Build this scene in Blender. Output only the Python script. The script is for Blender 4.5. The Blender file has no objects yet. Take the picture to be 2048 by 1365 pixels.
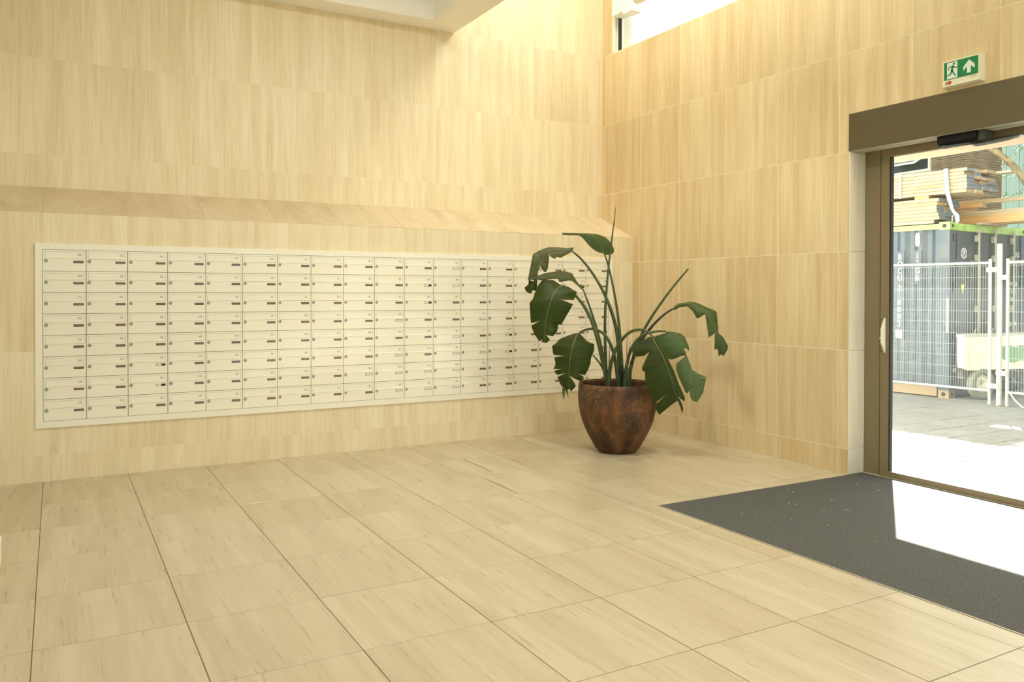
import bpy, math, random
import numpy as np
from mathutils import Vector, Matrix, Quaternion
random.seed(7)
SC = bpy.context.scene
COL = SC.collection
R = math.radians

# ------------------------------------------------------------------ camera
F_PX, PX0, PY0 = 1615.245, 1007.92, 600.53          # for a 2048 x 1365 frame
YAW, PITCH, ROLL, EYE = 0.50641, 0.0098, 0.00191, 1.6
fw = Vector((math.sin(YAW)*math.cos(PITCH), math.cos(YAW)*math.cos(PITCH), -math.sin(PITCH)))
r0 = Vector((math.cos(YAW), -math.sin(YAW), 0))
d0 = -(r0.cross(fw))
RT = r0*math.cos(ROLL) - d0*math.sin(ROLL)
DN = r0*math.sin(ROLL) + d0*math.cos(ROLL)
CAMP = Vector((0, 0, EYE))
cam_d = bpy.data.cameras.new('camera')
cam = bpy.data.objects.new('camera', cam_d); COL.objects.link(cam)
m = Matrix.Identity(4)
for i in range(3):
    m[i][0] = RT[i]; m[i][1] = -DN[i]; m[i][2] = -fw[i]; m[i][3] = CAMP[i]
cam.matrix_world = m
cam_d.sensor_width = 36; cam_d.sensor_fit = 'HORIZONTAL'
cam_d.lens = 36*F_PX/2048
cam_d.shift_x = (1024-PX0)/2048
cam_d.shift_y = -(682.5-PY0)/2048
cam_d.clip_start = 0.05; cam_d.clip_end = 300
SC.camera = cam

# ------------------------------------------------------------------ sky, sun, exposure
SUN_EL = R(41.0)
sun_h = Vector((1.46, 1.069, 0)).normalized()
sun_dir = sun_h*math.cos(SUN_EL) + Vector((0, 0, math.sin(SUN_EL)))   # towards the sun
w = bpy.data.worlds.new('sky'); SC.world = w; w.use_nodes = True
nt = w.node_tree; nt.nodes.clear()
wo = nt.nodes.new('ShaderNodeOutputWorld'); bg = nt.nodes.new('ShaderNodeBackground')
sky = nt.nodes.new('ShaderNodeTexSky'); sky.sky_type = 'NISHITA'; sky.sun_disc = False
sky.sun_elevation = SUN_EL; sky.sun_rotation = math.atan2(sun_h.x, sun_h.y)
sky.air_density = 1.0; sky.dust_density = 3.0; sky.ozone_density = 1.0
hs = nt.nodes.new('ShaderNodeHueSaturation'); hs.inputs['Saturation'].default_value = 0.42
tint = nt.nodes.new('ShaderNodeMix'); tint.data_type = 'RGBA'; tint.blend_type = 'MULTIPLY'
tint.inputs[0].default_value = 1.0; tint.inputs[7].default_value = (1.0, 0.985, 0.93, 1)
nt.links.new(sky.outputs[0], hs.inputs['Color']); nt.links.new(hs.outputs[0], tint.inputs[6])
nt.links.new(tint.outputs[2], bg.inputs[0])
bg.inputs[1].default_value = 0.32
nt.links.new(bg.outputs[0], wo.inputs[0])
sl = bpy.data.lights.new('sun', 'SUN'); sl.energy = 62.0; sl.angle = R(0.6); sl.color = (1.0, 0.95, 0.87)
so = bpy.data.objects.new('sun', sl); COL.objects.link(so)
so.rotation_euler = (-sun_dir).to_track_quat('-Z', 'Y').to_euler(); so.location = (20, 15, 20)
SC.view_settings.view_transform = 'Standard'; SC.view_settings.look = 'None'
SC.view_settings.gamma = 1; SC.view_settings.use_curve_mapping = False
SC.view_settings.exposure = 0.38
SC.cycles.max_bounces = 14; SC.cycles.diffuse_bounces = 8; SC.cycles.glossy_bounces = 4
SC.cycles.transmission_bounces = 6; SC.cycles.transparent_max_bounces = 12
SC.cycles.caustics_reflective = False; SC.cycles.caustics_refractive = False
SC.cycles.sample_clamp_indirect = 12.0

BAY_W, COF_W = 34.0, 40.0
# warm ceiling lights of the hall: panels in the high bay by the window wall and in the coffer
def area(name, loc, sx, sy, energy, col=(1.0, .965, .83)):
    l = bpy.data.lights.new(name, 'AREA'); l.shape = 'RECTANGLE'; l.size = sx; l.size_y = sy; l.energy = energy; l.color = col
    o = bpy.data.objects.new(name, l); COL.objects.link(o); o.location = loc; return o
for y, k in ((7.1, .85), (5.3, .8), (2.6, .22), (-.9, 1.5)):
    area('bay_light', (5.05, y, 6.03), 1.0, 1.0, BAY_W*k)
for x, y, k in ((2.4, 4.9, 1.75), (2.6, 1.0, 1.5), (-2.2, 3.0, .20)):
    area('coffer_light', (x, y, 5.27), .7, .7, COF_W*k)

# ------------------------------------------------------------------ helpers
def link(o, parent=None):
    COL.objects.link(o)
    if parent is not None: o.parent = parent
    return o
def tag(o, label=None, cat=None, group=None, kind=None):
    if label: o['label'] = label
    if cat: o['category'] = cat
    if group: o['group'] = group
    if kind: o['kind'] = kind
    return o
def empty(name, loc=(0, 0, 0), rz=0.0, label=None, cat=None, group=None, kind=None, parent=None):
    o = bpy.data.objects.new(name, None); o.empty_display_size = .05
    o.location = loc; o.rotation_euler = (0, 0, rz); link(o, parent)
    return tag(o, label, cat, group, kind)
class MB:
    def __init__(s): s.v = []; s.f = []; s.uv = None; s.smooth = []
    def add(s, vs, fs, sm=False):
        b = len(s.v); s.v += [tuple(x) for x in vs]; s.f += [tuple(i+b for i in f) for f in fs]
        s.smooth += [sm]*len(fs); return s
    def box(s, x0, x1, y0, y1, z0, z1):
        vs = [(x, y, z) for z in (z0, z1) for y in (y0, y1) for x in (x0, x1)]
        return s.add(vs, [(0, 2, 3, 1), (4, 5, 7, 6), (0, 1, 5, 4), (2, 6, 7, 3), (0, 4, 6, 2), (1, 3, 7, 5)])
    def obox(s, c, ax, ay, az):     # centre and three half vectors
        c, ax, ay, az = map(Vector, (c, ax, ay, az))
        vs = [c + ax*i + ay*j + az*k for k in (-1, 1) for j in (-1, 1) for i in (-1, 1)]
        return s.add(vs, [(0, 2, 3, 1), (4, 5, 7, 6), (0, 1, 5, 4), (2, 6, 7, 3), (0, 4, 6, 2), (1, 3, 7, 5)])
    def prism(s, pts, d, base=(0, 0, 0)):     # polygon points (3D) extruded by vector d
        n = len(pts); d = Vector(d)
        a = [Vector(p) for p in pts]; b = [p + d for p in a]
        return s.add(a+b, [tuple(range(n))[::-1], tuple(range(n, 2*n))] + [(i, (i+1) % n, n+(i+1) % n, n+i) for i in range(n)])
    def tube(s, pts, rad, n=8, cap=True, sm=True):
        pts = [Vector(p) for p in pts]
        if not hasattr(rad, '__len__'): rad = [rad]*len(pts)
        rings = []; prev = None
        for i, p in enumerate(pts):
            t = (pts[min(i+1, len(pts)-1)] - pts[max(i-1, 0)]).normalized()
            if prev is None:
                a = t.orthogonal().normalized()
            else:
                a = (prev - t*prev.dot(t)).normalized()
            prev = a; b = t.cross(a)
            rings.append([p + (a*math.cos(2*math.pi*k/n) + b*math.sin(2*math.pi*k/n))*rad[i] for k in range(n)])
        vs = [q for r_ in rings for q in r_]
        fs = [(i*n+k, i*n+(k+1) % n, (i+1)*n+(k+1) % n, (i+1)*n+k) for i in range(len(pts)-1) for k in range(n)]
        s.add(vs, fs, sm)
        if cap:
            s.add(rings[0], [tuple(range(n))[::-1]]); s.add(rings[-1], [tuple(range(n))])
        return s
    def lathe(s, prof, c=(0, 0, 0), n=48, sm=True):   # prof [(r,z)]
        vs = [(c[0]+r_*math.cos(2*math.pi*k/n), c[1]+r_*math.sin(2*math.pi*k/n), c[2]+z) for r_, z in prof for k in range(n)]
        fs = [(i*n+k, i*n+(k+1) % n, (i+1)*n+(k+1) % n, (i+1)*n+k) for i in range(len(prof)-1) for k in range(n)]
        return s.add(vs, fs, sm)
    def mesh(s, name, mat=None):
        me = bpy.data.meshes.new(name); me.from_pydata([tuple(v) for v in s.v], [], s.f)
        me.polygons.foreach_set('use_smooth', s.smooth)
        if mat: me.materials.append(mat)
        if s.uv is not None:
            ul = me.uv_layers.new(name='UVMap')
            for lp in me.loops: ul.data[lp.index].uv = s.uv[lp.vertex_index]
        me.update(); return me
    def build(s, name, mat, parent=None, loc=None, **kw):
        o = bpy.data.objects.new(name, s.mesh(name, mat))
        if loc: o.location = loc
        link(o, parent); return tag(o, **kw) if kw else o
_cache = {}
def shared_box(name, dx, dy, dz, mat, loc, parent, bev=0.0):
    k = (name, round(dx, 3), round(dy, 3), round(dz, 3), mat.name)
    if k not in _cache:
        if bev > 0:       # chamfered top edges
            b = bev; hx, hy = dx/2, dy/2
            vs = [(-hx, -hy, -dz), (hx, -hy, -dz), (hx, hy, -dz), (-hx, hy, -dz), (-hx, -hy, -b), (hx, -hy, -b), (hx, hy, -b), (-hx, hy, -b),
                  (-hx+b, -hy+b, 0), (hx-b, -hy+b, 0), (hx-b, hy-b, 0), (-hx+b, hy-b, 0)]
            fs = [(3, 2, 1, 0), (8, 9, 10, 11)] + [(i, (i+1) % 4, 4+(i+1) % 4, 4+i) for i in range(4)] + [(4+i, 4+(i+1) % 4, 8+(i+1) % 4, 8+i) for i in range(4)]
            _cache[k] = MB().add(vs, fs).mesh(name, mat)
        else:
            _cache[k] = MB().box(-dx/2, dx/2, -dy/2, dy/2, -dz/2, dz/2).mesh(name, mat)
    o = bpy.data.objects.new(name, _cache[k]); o.location = loc
    return link(o, parent)

# ------------------------------------------------------------------ materials
def mat(name, base, rough=.5, metal=0.0, spec=.5, coat=0.0):
    m_ = bpy.data.materials.new(name); m_.use_nodes = True
    b = m_.node_tree.nodes['Principled BSDF']
    b.inputs['Base Color'].default_value = (*base, 1); b.inputs['Roughness'].default_value = rough
    b.inputs['Metallic'].default_value = metal; b.inputs['Specular IOR Level'].default_value = spec
    if coat: b.inputs['Coat Weight'].default_value = coat
    return m_
class NT:
    def __init__(s, m_): s.t = m_.node_tree; s.b = s.t.nodes['Principled BSDF']
    def n(s, ty, **kw):
        x = s.t.nodes.new(ty)
        for k, v in kw.items():
            if k in ('operation', 'blend_type', 'data_type', 'noise_dimensions', 'feature', 'wave_type', 'bands_direction', 'wave_profile', 'mode'): setattr(x, k, v)
            else: x.inputs[k.replace('_', ' ')].default_value = v
        return x
    def l(s, a, b): s.t.links.new(a, b)
    def ramp(s, src, stops):
        r_ = s.t.nodes.new('ShaderNodeValToRGB'); e = r_.color_ramp.elements
        e[0].position = stops[0][0]; e[0].color = (*stops[0][1], 1)
        e[1].position = stops[-1][0]; e[1].color = (*stops[-1][1], 1)
        for p, c in stops[1:-1]:
            q = e.new(p); q.color = (*c, 1)
        s.l(src, r_.inputs[0]); return r_.outputs[0]
    def mix(s, a, b, f, bt='MIX'):
        x = s.t.nodes.new('ShaderNodeMix'); x.data_type = 'RGBA'; x.blend_type = bt
        for v, i in ((f, 0), (a, 6), (b, 7)):
            if hasattr(v, 'links'): s.l(v, x.inputs[i])
            else: x.inputs[i].default_value = (*v, 1) if isinstance(v, tuple) else v
        return x.outputs[2]
    def math(s, op, a, b=0.0):
        x = s.t.nodes.new('ShaderNodeMath'); x.operation = op
        for v, i in ((a, 0), (b, 1)):
            if hasattr(v, 'links'): s.l(v, x.inputs[i])
            else: x.inputs[i].default_value = v
        return x.outputs[0]
    def coords(s, scale, rnd=0.0, src='Object'):
        tc = s.t.nodes.new('ShaderNodeTexCoord'); mp = s.t.nodes.new('ShaderNodeMapping')
        mp.inputs['Scale'].default_value = scale
        s.l(tc.outputs[src], mp.inputs['Vector'])
        if rnd:
            oi = s.t.nodes.new('ShaderNodeObjectInfo')
            c = s.t.nodes.new('ShaderNodeCombineXYZ')
            a = s.math('MULTIPLY', oi.outputs['Random'], rnd); b = s.math('MULTIPLY', oi.outputs['Random'], -rnd*1.7)
            s.l(a, c.inputs[0]); s.l(b, c.inputs[1]); s.l(a, c.inputs[2]); s.l(c.outputs[0], mp.inputs['Location'])
        return mp.outputs[0]
    def noise(s, vec, scale=1, detail=4, rough=.55, dist=0.0):
        x = s.t.nodes.new('ShaderNodeTexNoise'); x.inputs['Scale'].default_value = scale
        x.inputs['Detail'].default_value = detail; x.inputs['Roughness'].default_value = rough
        x.inputs['Distortion'].default_value = dist
        s.l(vec, x.inputs['Vector']); return x.outputs['Fac']
    def bump(s, h, strength=.2, dist=.01):
        x = s.t.nodes.new('ShaderNodeBump'); x.inputs['Strength'].default_value = strength; x.inputs['Distance'].default_value = dist
        s.l(h, x.inputs['Height']); s.l(x.outputs[0], s.b.inputs['Normal'])

def travertine(name, grain, lo, mid, hi, rough, var=.10, pits=True, darkspots=False):
    """grain: 'z' upright veins (walls), 'y' veins along Y (floor)"""
    m_ = mat(name, mid, rough, spec=.4); q = NT(m_)
    sc = (9, 9, .55) if grain == 'z' else (7, .5, 7)
    if grain == 'y2': sc = (4, .8, 4)
    v = q.coords(sc, 37.0)
    n1 = q.noise(v, 1.0, 6, .62, .35)
    sc2 = (60, 60, 2.2) if grain == 'z' else (55, 2.5, 55)
    n2 = q.noise(q.coords(sc2, 61.0), 1.0, 5, .6, .3)
    base = q.ramp(n1, [(.30, lo), (.47, mid), (.62, hi)])
    fine = q.ramp(n2, [(.30, (.90, .90, .88)), (.52, (1, 1, 1)), (.75, (1.03, 1.03, 1.03))])
    c = q.mix(base, fine, 1.0, 'MULTIPLY')
    oi = q.t.nodes.new('ShaderNodeObjectInfo')
    tint_ = q.ramp(oi.outputs['Random'], [(0.0, (1-var, 1-var*1.25, 1-var*1.7)), (.5, (1-var*.3,)*3), (1.0, (1.0, 1.0, 1.0))])
    c = q.mix(c, tint_, 1.0, 'MULTIPLY')
    if pits:      # short darker pores and streaks following the vein
        sc3 = (120, 120, 26) if grain == 'z' else (60, 7, 60)
        n3 = q.noise(q.coords(sc3, 23.0), 1.0, 3, .6)
        n4 = q.noise(q.coords(tuple(x*.25 for x in sc), 11.0), 1.0, 2, .5)
        pm = q.math('MULTIPLY', q.ramp(n3, [(.54, (0, 0, 0)), (.75, (1, 1, 1))]), q.ramp(n4, [(.56, (0, 0, 0)), (.74, (1, 1, 1))] if grain == 'z' else [(.60, (0, 0, 0)), (.76, (1, 1, 1))]))
        pm = q.math('MULTIPLY', pm, .55 if darkspots else .30 if grain == 'z' else .17)
        c = q.mix(c, (.36, .27, .17), pm)
        q.bump(q.math('SUBTRACT', q.math('MULTIPLY', n2, .5), pm), .12, .003)
    q.l(c, q.b.inputs['Base Color'])
    rr = q.math('ADD', q.math('MULTIPLY', n2, .18), rough-.09); q.l(rr, q.b.inputs['Roughness'])
    return m_
M = {}
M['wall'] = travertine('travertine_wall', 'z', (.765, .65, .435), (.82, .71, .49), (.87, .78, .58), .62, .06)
M['wall2'] = travertine('travertine_wall_shaded', 'z', (.665, .515, .295), (.74, .595, .36), (.80, .675, .44), .5, .10)  # same stone darkened: weaker light on the door wall put into the colour
M['floor'] = travertine('travertine_floor', 'y', (.47, .405, .285), (.53, .46, .33), (.58, .515, .385), .30, .06, True, False)
M['grout'] = mat('pale_grout', (.93, .87, .70), .9)
M['floor_grout'] = mat('dark_floor_joint', (.16, .12, .07), .95)
M['reveal'] = travertine('travertine_reveal_lit', 'z', (.82, .74, .57), (.87, .80, .64), (.90, .84, .70), .55, .03)  # wall stone made paler: light on the jamb put into the colour
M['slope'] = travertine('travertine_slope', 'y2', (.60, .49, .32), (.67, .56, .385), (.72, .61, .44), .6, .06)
M['plaster'] = mat('cream_plaster', (.92, .91, .86), .75)
q = NT(M['plaster']); q.bump(q.noise(q.coords((40, 40, 40)), 1, 3), .05, .002)
M['steel'] = mat('cream_painted_steel', (.90, .865, .74), .30, spec=.6, coat=1.0)
M['steel'].node_tree.nodes['Principled BSDF'].inputs['Coat Roughness'].default_value = .13
q = NT(M['steel']); q.bump(q.noise(q.coords((1.5, 1.5, 1.5), 9.0), 1, 2), .10, .02)
M['steel_frame'] = mat('cream_painted_frame', (.89, .865, .76), .42)
M['gap'] = mat('dark_gap', (.045, .032, .02), .9)
M['groove'] = mat('groove_shade', (.50, .45, .33), .7)
M['chrome'] = mat('lock_metal', (.62, .55, .40), .38, .55)
M['black'] = mat('black_plastic', (.006, .006, .008), .5, spec=.25)
M['plate'] = mat('smoked_plate', (.11, .085, .06), .12, spec=.6)
M['plate_red'] = mat('smoked_plate_red', (.17, .065, .05), .12, spec=.6)
M['plate_slate'] = mat('smoked_plate_slate', (.095, .11, .10), .12, spec=.6)
M['glint'] = mat('painted_glint', (.88, .86, .80), .4)  # white glints on the name plates, painted as solid patches
M['print'] = mat('dark_print', (.06, .05, .045), .7)
M['plateprint'] = mat('plate_print', (.32, .25, .2), .6)
M['bronze'] = mat('bronze_aluminium', (.125, .100, .056), .42, .35)
q = NT(M['bronze']); q.bump(q.noise(q.coords((400, 400, 400)), 1, 2), .06, .001)
M['bronze_lit'] = mat('bronze_lit_frame', (.25, .20, .115), .45, .2)  # cover bronze lightened: sun bounce in the doorway put into the colour
M['bronze_lt'] = mat('pale_trim_and_lit_bronze', (.58, .54, .42), .4, .2)  # pale trim metal; on the cover's underside its paleness is painted sun bounce
M['gasket'] = mat('rubber_gasket', (.012, .014, .013), .6)
M['ivory'] = mat('ivory_plastic', (.80, .78, .62), .4)
M['white'] = mat('white_paint', (.86, .85, .80), .5)
M['green'] = mat('exit_green', (.0, .22, .075), .35)
M['signwhite'] = mat('exit_white', (.80, .86, .82), .35)
M['red'] = mat('red_sticker', (.55, .05, .03), .5)
M['greyprint'] = mat('grey_print', (.42, .40, .34), .6)
# glass: clear pane with a little dust
def glass(name, col=(.93, .95, .93), dust=.03, dcol=(.8, .9, .95)):
    m_ = bpy.data.materials.new(name); m_.use_nodes = True; t = m_.node_tree; t.nodes.clear()
    o = t.nodes.new('ShaderNodeOutputMaterial'); tr = t.nodes.new('ShaderNodeBsdfTransparent'); tr.inputs[0].default_value = (*col, 1)
    gl = t.nodes.new('ShaderNodeBsdfGlossy'); gl.inputs['Roughness'].default_value = .01
    fr = t.nodes.new('ShaderNodeFresnel')
    ge = t.nodes.new('ShaderNodeNewGeometry'); im = t.nodes.new('ShaderNodeMix'); im.data_type = 'FLOAT'
    im.inputs[2].default_value = 1.45; im.inputs[3].default_value = 1/1.45
    t.links.new(ge.outputs['Backfacing'], im.inputs[0]); t.links.new(im.outputs[0], fr.inputs[0])
    a = t.nodes.new('ShaderNodeMixShader'); t.links.new(fr.outputs[0], a.inputs[0]); t.links.new(tr.outputs[0], a.inputs[1]); t.links.new(gl.outputs[0], a.inputs[2])
    tl = t.nodes.new('ShaderNodeBsdfTranslucent'); tl.inputs[0].default_value = (*dcol, 1)
    b = t.nodes.new('ShaderNodeMixShader')
    tc = t.nodes.new('ShaderNodeTexCoord'); nz = t.nodes.new('ShaderNodeTexNoise'); nz.inputs['Scale'].default_value = 2.0; nz.inputs['Detail'].default_value = 6
    t.links.new(tc.outputs['Object'], nz.inputs['Vector'])
    mm = t.nodes.new('ShaderNodeMath'); mm.operation = 'MULTIPLY'; mm.inputs[1].default_value = dust*2
    t.links.new(nz.outputs['Fac'], mm.inputs[0]); t.links.new(mm.outputs[0], b.inputs[0])
    t.links.new(a.outputs[0], b.inputs[1]); t.links.new(tl.outputs[0], b.inputs[2]); t.links.new(b.outputs[0], o.inputs[0])
    return m_
M['glass'] = glass('door_glass', dust=.004)
M['winglass'] = glass('window_glass', dust=.008)
M['smoke'] = glass('smoked_lens', (.25, .28, .30), dust=.02)

# ------------------------------------------------------------------ letters (built once per character from Blender's own font)
_gl = {}
def glyph(ch):
    if ch not in _gl:
        cu = bpy.data.curves.new('g', 'FONT'); cu.body = ch; cu.size = 1.0; cu.resolution_u = 2
        ob = bpy.data.objects.new('g', cu); COL.objects.link(ob)
        bpy.context.view_layer.update()
        me = ob.to_mesh()
        vs = [tuple(v.co) for v in me.vertices]; fs = [tuple(p.vertices) for p in me.polygons]
        ob.to_mesh_clear(); bpy.data.objects.remove(ob); bpy.data.curves.remove(cu)
        xs = [v[0] for v in vs]; x0, x1 = min(xs), max(xs)
        _gl[ch] = ([(v[0]-x0, v[1]) for v in vs], fs, x1-x0)
    return _gl[ch]
def text_into(mb, s, org, ux, uz, h, sx=.78, gap=.16, center=False):
    """flat lettering: org baseline start, ux text direction, uz up; h cap height"""
    k = h/.70; ux, uz, org = Vector(ux), Vector(uz), Vector(org)
    tot = sum((glyph(c)[2] if c != ' ' else .3) + gap for c in s) - gap
    x = -tot/2 if center else 0.0
    for c in s:
        if c == ' ': x += .3+gap; continue
        vs, fs, w_ = glyph(c)
        mb.add([org + ux*((x+a)*k*sx) + uz*(b*k) for a, b in vs], fs)
        x += w_+gap
    return tot*k*sx

# ------------------------------------------------------------------ room dimensions
E = 6.095            # inner face of the wall with the door
YL, YU = 7.785, 8.419
TX, TX0 = .6466, -.098      # stone module along X and its origin
TY, TY0 = .700, 4.848       # module along Y
ROWS = [0.0, .2195, 1.092, 1.9645, 2.837, 3.7095, 4.582, 5.4545, 6.2]
XL, YF = -4.6, -3.4     # far left and front limits
TOP = 6.1
G = .0008

def sub_rect(r_, h):
    x0, x1, z0, z1 = r_; a0, a1, b0, b1 = h
    if a0 >= x1 or a1 <= x0 or b0 >= z1 or b1 <= z0: return [r_]
    out = []
    if z0 < b0: out.append((x0, x1, z0, b0))
    if z1 > b1: out.append((x0, x1, b1, z1))
    zz0, zz1 = max(z0, b0), min(z1, b1)
    if x0 < a0: out.append((x0, a0, zz0, zz1))
    if x1 > a1: out.append((a1, x1, zz0, zz1))
    return out

# ---- floor
def ground_strip(name, mat_, x0, x1, y0, y1, z0, z1, parent=None, **kw):
    return MB().box(x0, x1, y0, y1, z0, z1).build(name, mat_, parent, **kw)
MX, MY = 3.944, 4.722     # corner of the mat
fl = empty('floor', kind='structure')
b = MB(); b.box(XL, E+.21, YF, YL+.05, -.12, -.0020)
b.build('joint_bed', M['floor_grout'], fl)
xs = [TX0+TX*k for k in range(-7, 10)] + [E]
ys = [YL, 7.641] + [7.641-TY*k for k in range(1, 16)]
nt_ = 0
for i in range(len(xs)-1):
    for j in range(len(ys)-1):
        x0, x1, y1, y0 = xs[i], xs[i+1], ys[j], ys[j+1]
        if x0 < XL or y0 < YF: continue
        rr = sub_rect((x0+.0021, x1-.0021, y0+.0021, y1-.0021), (MX-.004, 9, -9, MY+.004))
        for a0, a1, b0, b1 in rr:
            if a1-a0 < .01 or b1-b0 < .01: continue
            shared_box('tile', a1-a0, b1-b0, .02, M['floor'], ((a0+a1)/2, (b0+b1)/2, random.uniform(-.0006, 0)), fl, .0012)
# two brown veins in the stone near the mailboxes
M['vein'] = mat('brown_stone_vein', (.36, .28, .17), .45)
def on_floor(px, py):
    r_ = fw + RT*((px-PX0)/F_PX) + DN*((py-PY0)/F_PX); return CAMP + r_*(-EYE/r_.z)
for (xa, ya), (xb_, yb_), wv in (((923, 917.5), (989, 946), .011), ((961, 954), (1037, 987.5), .013), ((1022, 919), (1052, 931), .006)):
    p, q_ = on_floor(xa, ya), on_floor(xb_, yb_); p.z = q_.z = 0; sd_ = (q_-p).cross(Vector((0, 0, 1))).normalized()
    up_, lo2 = [], []
    for k in range(13):
        c = p.lerp(q_, k/12); w2 = wv*(.25+.75*math.sin(math.pi*(k+.5)/13))*random.uniform(.6, 1.2); c = c + sd_*random.uniform(-.004, .004)
        up_.append(c+sd_*w2); lo2.append(c-sd_*w2)
    b = MB(); b.add([v+Vector((0, 0, .0003)) for v in up_+lo2], [(k, k+1, 14+k, 13+k) for k in range(12)]); b.build('stone_vein', M['vein'], fl)
# threshold stone under the door reveal
shared_box('tile', .19, .10, .02, M['floor'], (E+.10, 4.79, -.0), fl, .001)

# ---- mat
M['mat'] = mat('charcoal_mat', (.105, .108, .104), .95, spec=.2); q = NT(M['mat'])
n_ = q.noise(q.coords((260, 260, 260)), 1, 2, .7)
c_ = q.ramp(n_, [(.35, (.045, .046, .045)), (.5, (.088, .090, .086)), (.68, (.20, .20, .19))])
q.l(c_, q.b.inputs['Base Color']); q.bump(n_, .6, .004)
mt = empty('entrance_mat', (5.1, 1.7, 0), label='large charcoal entrance mat sunk into the stone floor before the glass door', cat='mat')
mo = MB().box(MX+.006, 6.260, .56, MY-.006, -.010, .003).build('mat_pile', M['mat'], mt)
mo.location = (-5.1, -1.7, 0)
f_ = MB().box(MX, MX+.006, .56, MY, -.010, .0035).box(MX, E+.17, MY-.006, MY, -.010, .0035).build('edge_trim', M['bronze_lt'], mt)
f_.location = (-5.1, -1.7, 0)
db = MB()
for x, y in [(1608-1608, 0)]: pass
for k in range(26):
    x, y = random.uniform(4.3, 6.1), random.uniform(3.3, 4.6); a = random.uniform(0, 3.14); L = random.uniform(.003, .012)
    db.obox((x, y, .0045), (math.cos(a)*L, math.sin(a)*L, 0), (-math.sin(a)*.0025, math.cos(a)*.0025, 0), (0, 0, .001))
db.build('dry_leaf_crumbs', mat('straw', (.62, .52, .35), .8), None, label='pale dry crumbs scattered over the charcoal mat', cat='crumbs', kind='stuff')
tw = MB().tube([(5.93, 3.98, .006), (5.90, 3.95, .010), (5.86, 3.94, .006), (5.83, 3.90, .008)], .0018, 5)
tw.build('twig', mat('twig_brown', (.05, .035, .02), .8), None, label='small dark twig lying on the charcoal mat', cat='twig')

# ---- wall with the mailboxes (stepped: lower part proud of the upper part)
PXA, PXB, PZA, PZB = -.153, 5.790, .452, 2.003       # outside of the mailbox frame
zt, zb = 2.540, 2.259                                 # top and bottom of the sloping band
wb = empty('wall_back', kind='structure')
b = MB()
pr = [(YL+G, -.1), (YL+G, zb), (YU+G, zt), (YU+G, TOP), (YU+.35, TOP), (YU+.35, -.1)]
b.prism([(XL, y, z) for y, z in pr], (E+.21-XL, 0, 0)); b.build('wall_core', M['grout'], wb)
xs = [TX0+TX*k for k in range(-7, 10)] + [E]
def wall_panels(parent, us, zs, face, holes, mat_, g=G*.6):
    """us: joints along the wall; face(u0,u1,z0,z1)->(centre, dims)"""
    for i in range(len(us)-1):
        for j in range(len(zs)-1):
            u0, u1, z0, z1 = us[i], us[i+1], zs[j], zs[j+1]
            parts = [(u0+g/2, u1-g/2, z0+g/2, z1-g/2)]
            for h in holes: parts = [p_ for r_ in parts for p_ in sub_rect(r_, h)]
            parts = [p_ for p_ in parts if p_[1]-p_[0] > .012 and p_[3]-p_[2] > .012]
            if not parts: continue
            if len(parts) == 1:
                p_ = parts[0]; c, d = face(*p_)
                shared_box('stone_slab', *d, mat_, c, parent)
            else:
                c0, _ = face(u0, u1, z0, z1); mb = MB()
                for p_ in parts:
                    c, d = face(*p_); mb.box(*[v for k in range(3) for v in (c[k]-c0[k]-d[k]/2, c[k]-c0[k]+d[k]/2)])
                mb.build('stone_slab', mat_, parent, loc=c0)
def f_back(Y): return lambda u0, u1, z0, z1: (((u0+u1)/2, Y+.01, (z0+z1)/2), (u1-u0, .02, z1-z0))
wall_panels(wb, xs, ROWS[:3]+[1.9645, zb], f_back(YL), [(PXA+.01, PXB-.01, PZA+.01, PZB-.01)], M['wall'])
wall_panels(wb, xs, [zt]+ROWS[4:8]+[TOP], f_back(YU), [], M['wall'])
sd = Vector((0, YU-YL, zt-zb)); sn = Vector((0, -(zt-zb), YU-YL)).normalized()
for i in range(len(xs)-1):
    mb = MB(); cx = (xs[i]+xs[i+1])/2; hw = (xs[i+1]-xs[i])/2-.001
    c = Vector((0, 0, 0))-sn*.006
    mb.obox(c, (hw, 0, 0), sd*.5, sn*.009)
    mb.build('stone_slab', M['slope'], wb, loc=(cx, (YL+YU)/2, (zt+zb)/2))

# ---- wall with the door and the high window
DY1, DY0 = 4.734, .55            # door opening
ZT, ZC = 2.846, 3.166            # bottom and top of the operator cover
WY1, WY0, WZ0, WZ1 = 8.203, -2.2, 4.590, 5.95
V2Y1, V2Y0 = -.25, -3.2            # second glazed bay, outside the frame
wr = empty('wall_right', kind='structure')
holes = [(DY0-.022, DY1+.007, -1, ZC+.001), (WY0, WY1, WZ0, WZ1), (V2Y0, V2Y1, -1, 3.1)]
b = MB()
def wallbox(rects, x0, x1):
    for a0, a1, b0, b1 in rects: b.box(x0, x1, a0, a1, b0, b1)
rects = [(YF, YU+.35, -.1, TOP)]
for h in [(DY0-.03, DY1+.008, -1, ZC+.001), (WY0, WY1+G, WZ0-G, WZ1), (V2Y0, V2Y1, -1, 3.1)]: rects = [p_ for r_ in rects for p_ in sub_rect(r_, h)]
wallbox(rects, E+G, E+.30); b.build('wall_core', M['grout'], wr)
ys = [TY0+TY*k for k in range(-12, 6)]
ys = [y for y in ys if y > YF] + [YU]
f_right = lambda u0, u1, z0, z1: ((E+.01, (u0+u1)/2, (z0+z1)/2), (.02, u1-u0, z1-z0))
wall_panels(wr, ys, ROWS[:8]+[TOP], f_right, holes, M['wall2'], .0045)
# door reveal: narrow stones facing the opening
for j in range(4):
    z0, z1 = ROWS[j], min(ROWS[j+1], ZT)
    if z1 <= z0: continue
    shared_box('stone_slab', .205, .02, z1-z0-.004, M['reveal'], (E+.1025+.0, DY1+.010, (z0+z1)/2), wr)
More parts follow.
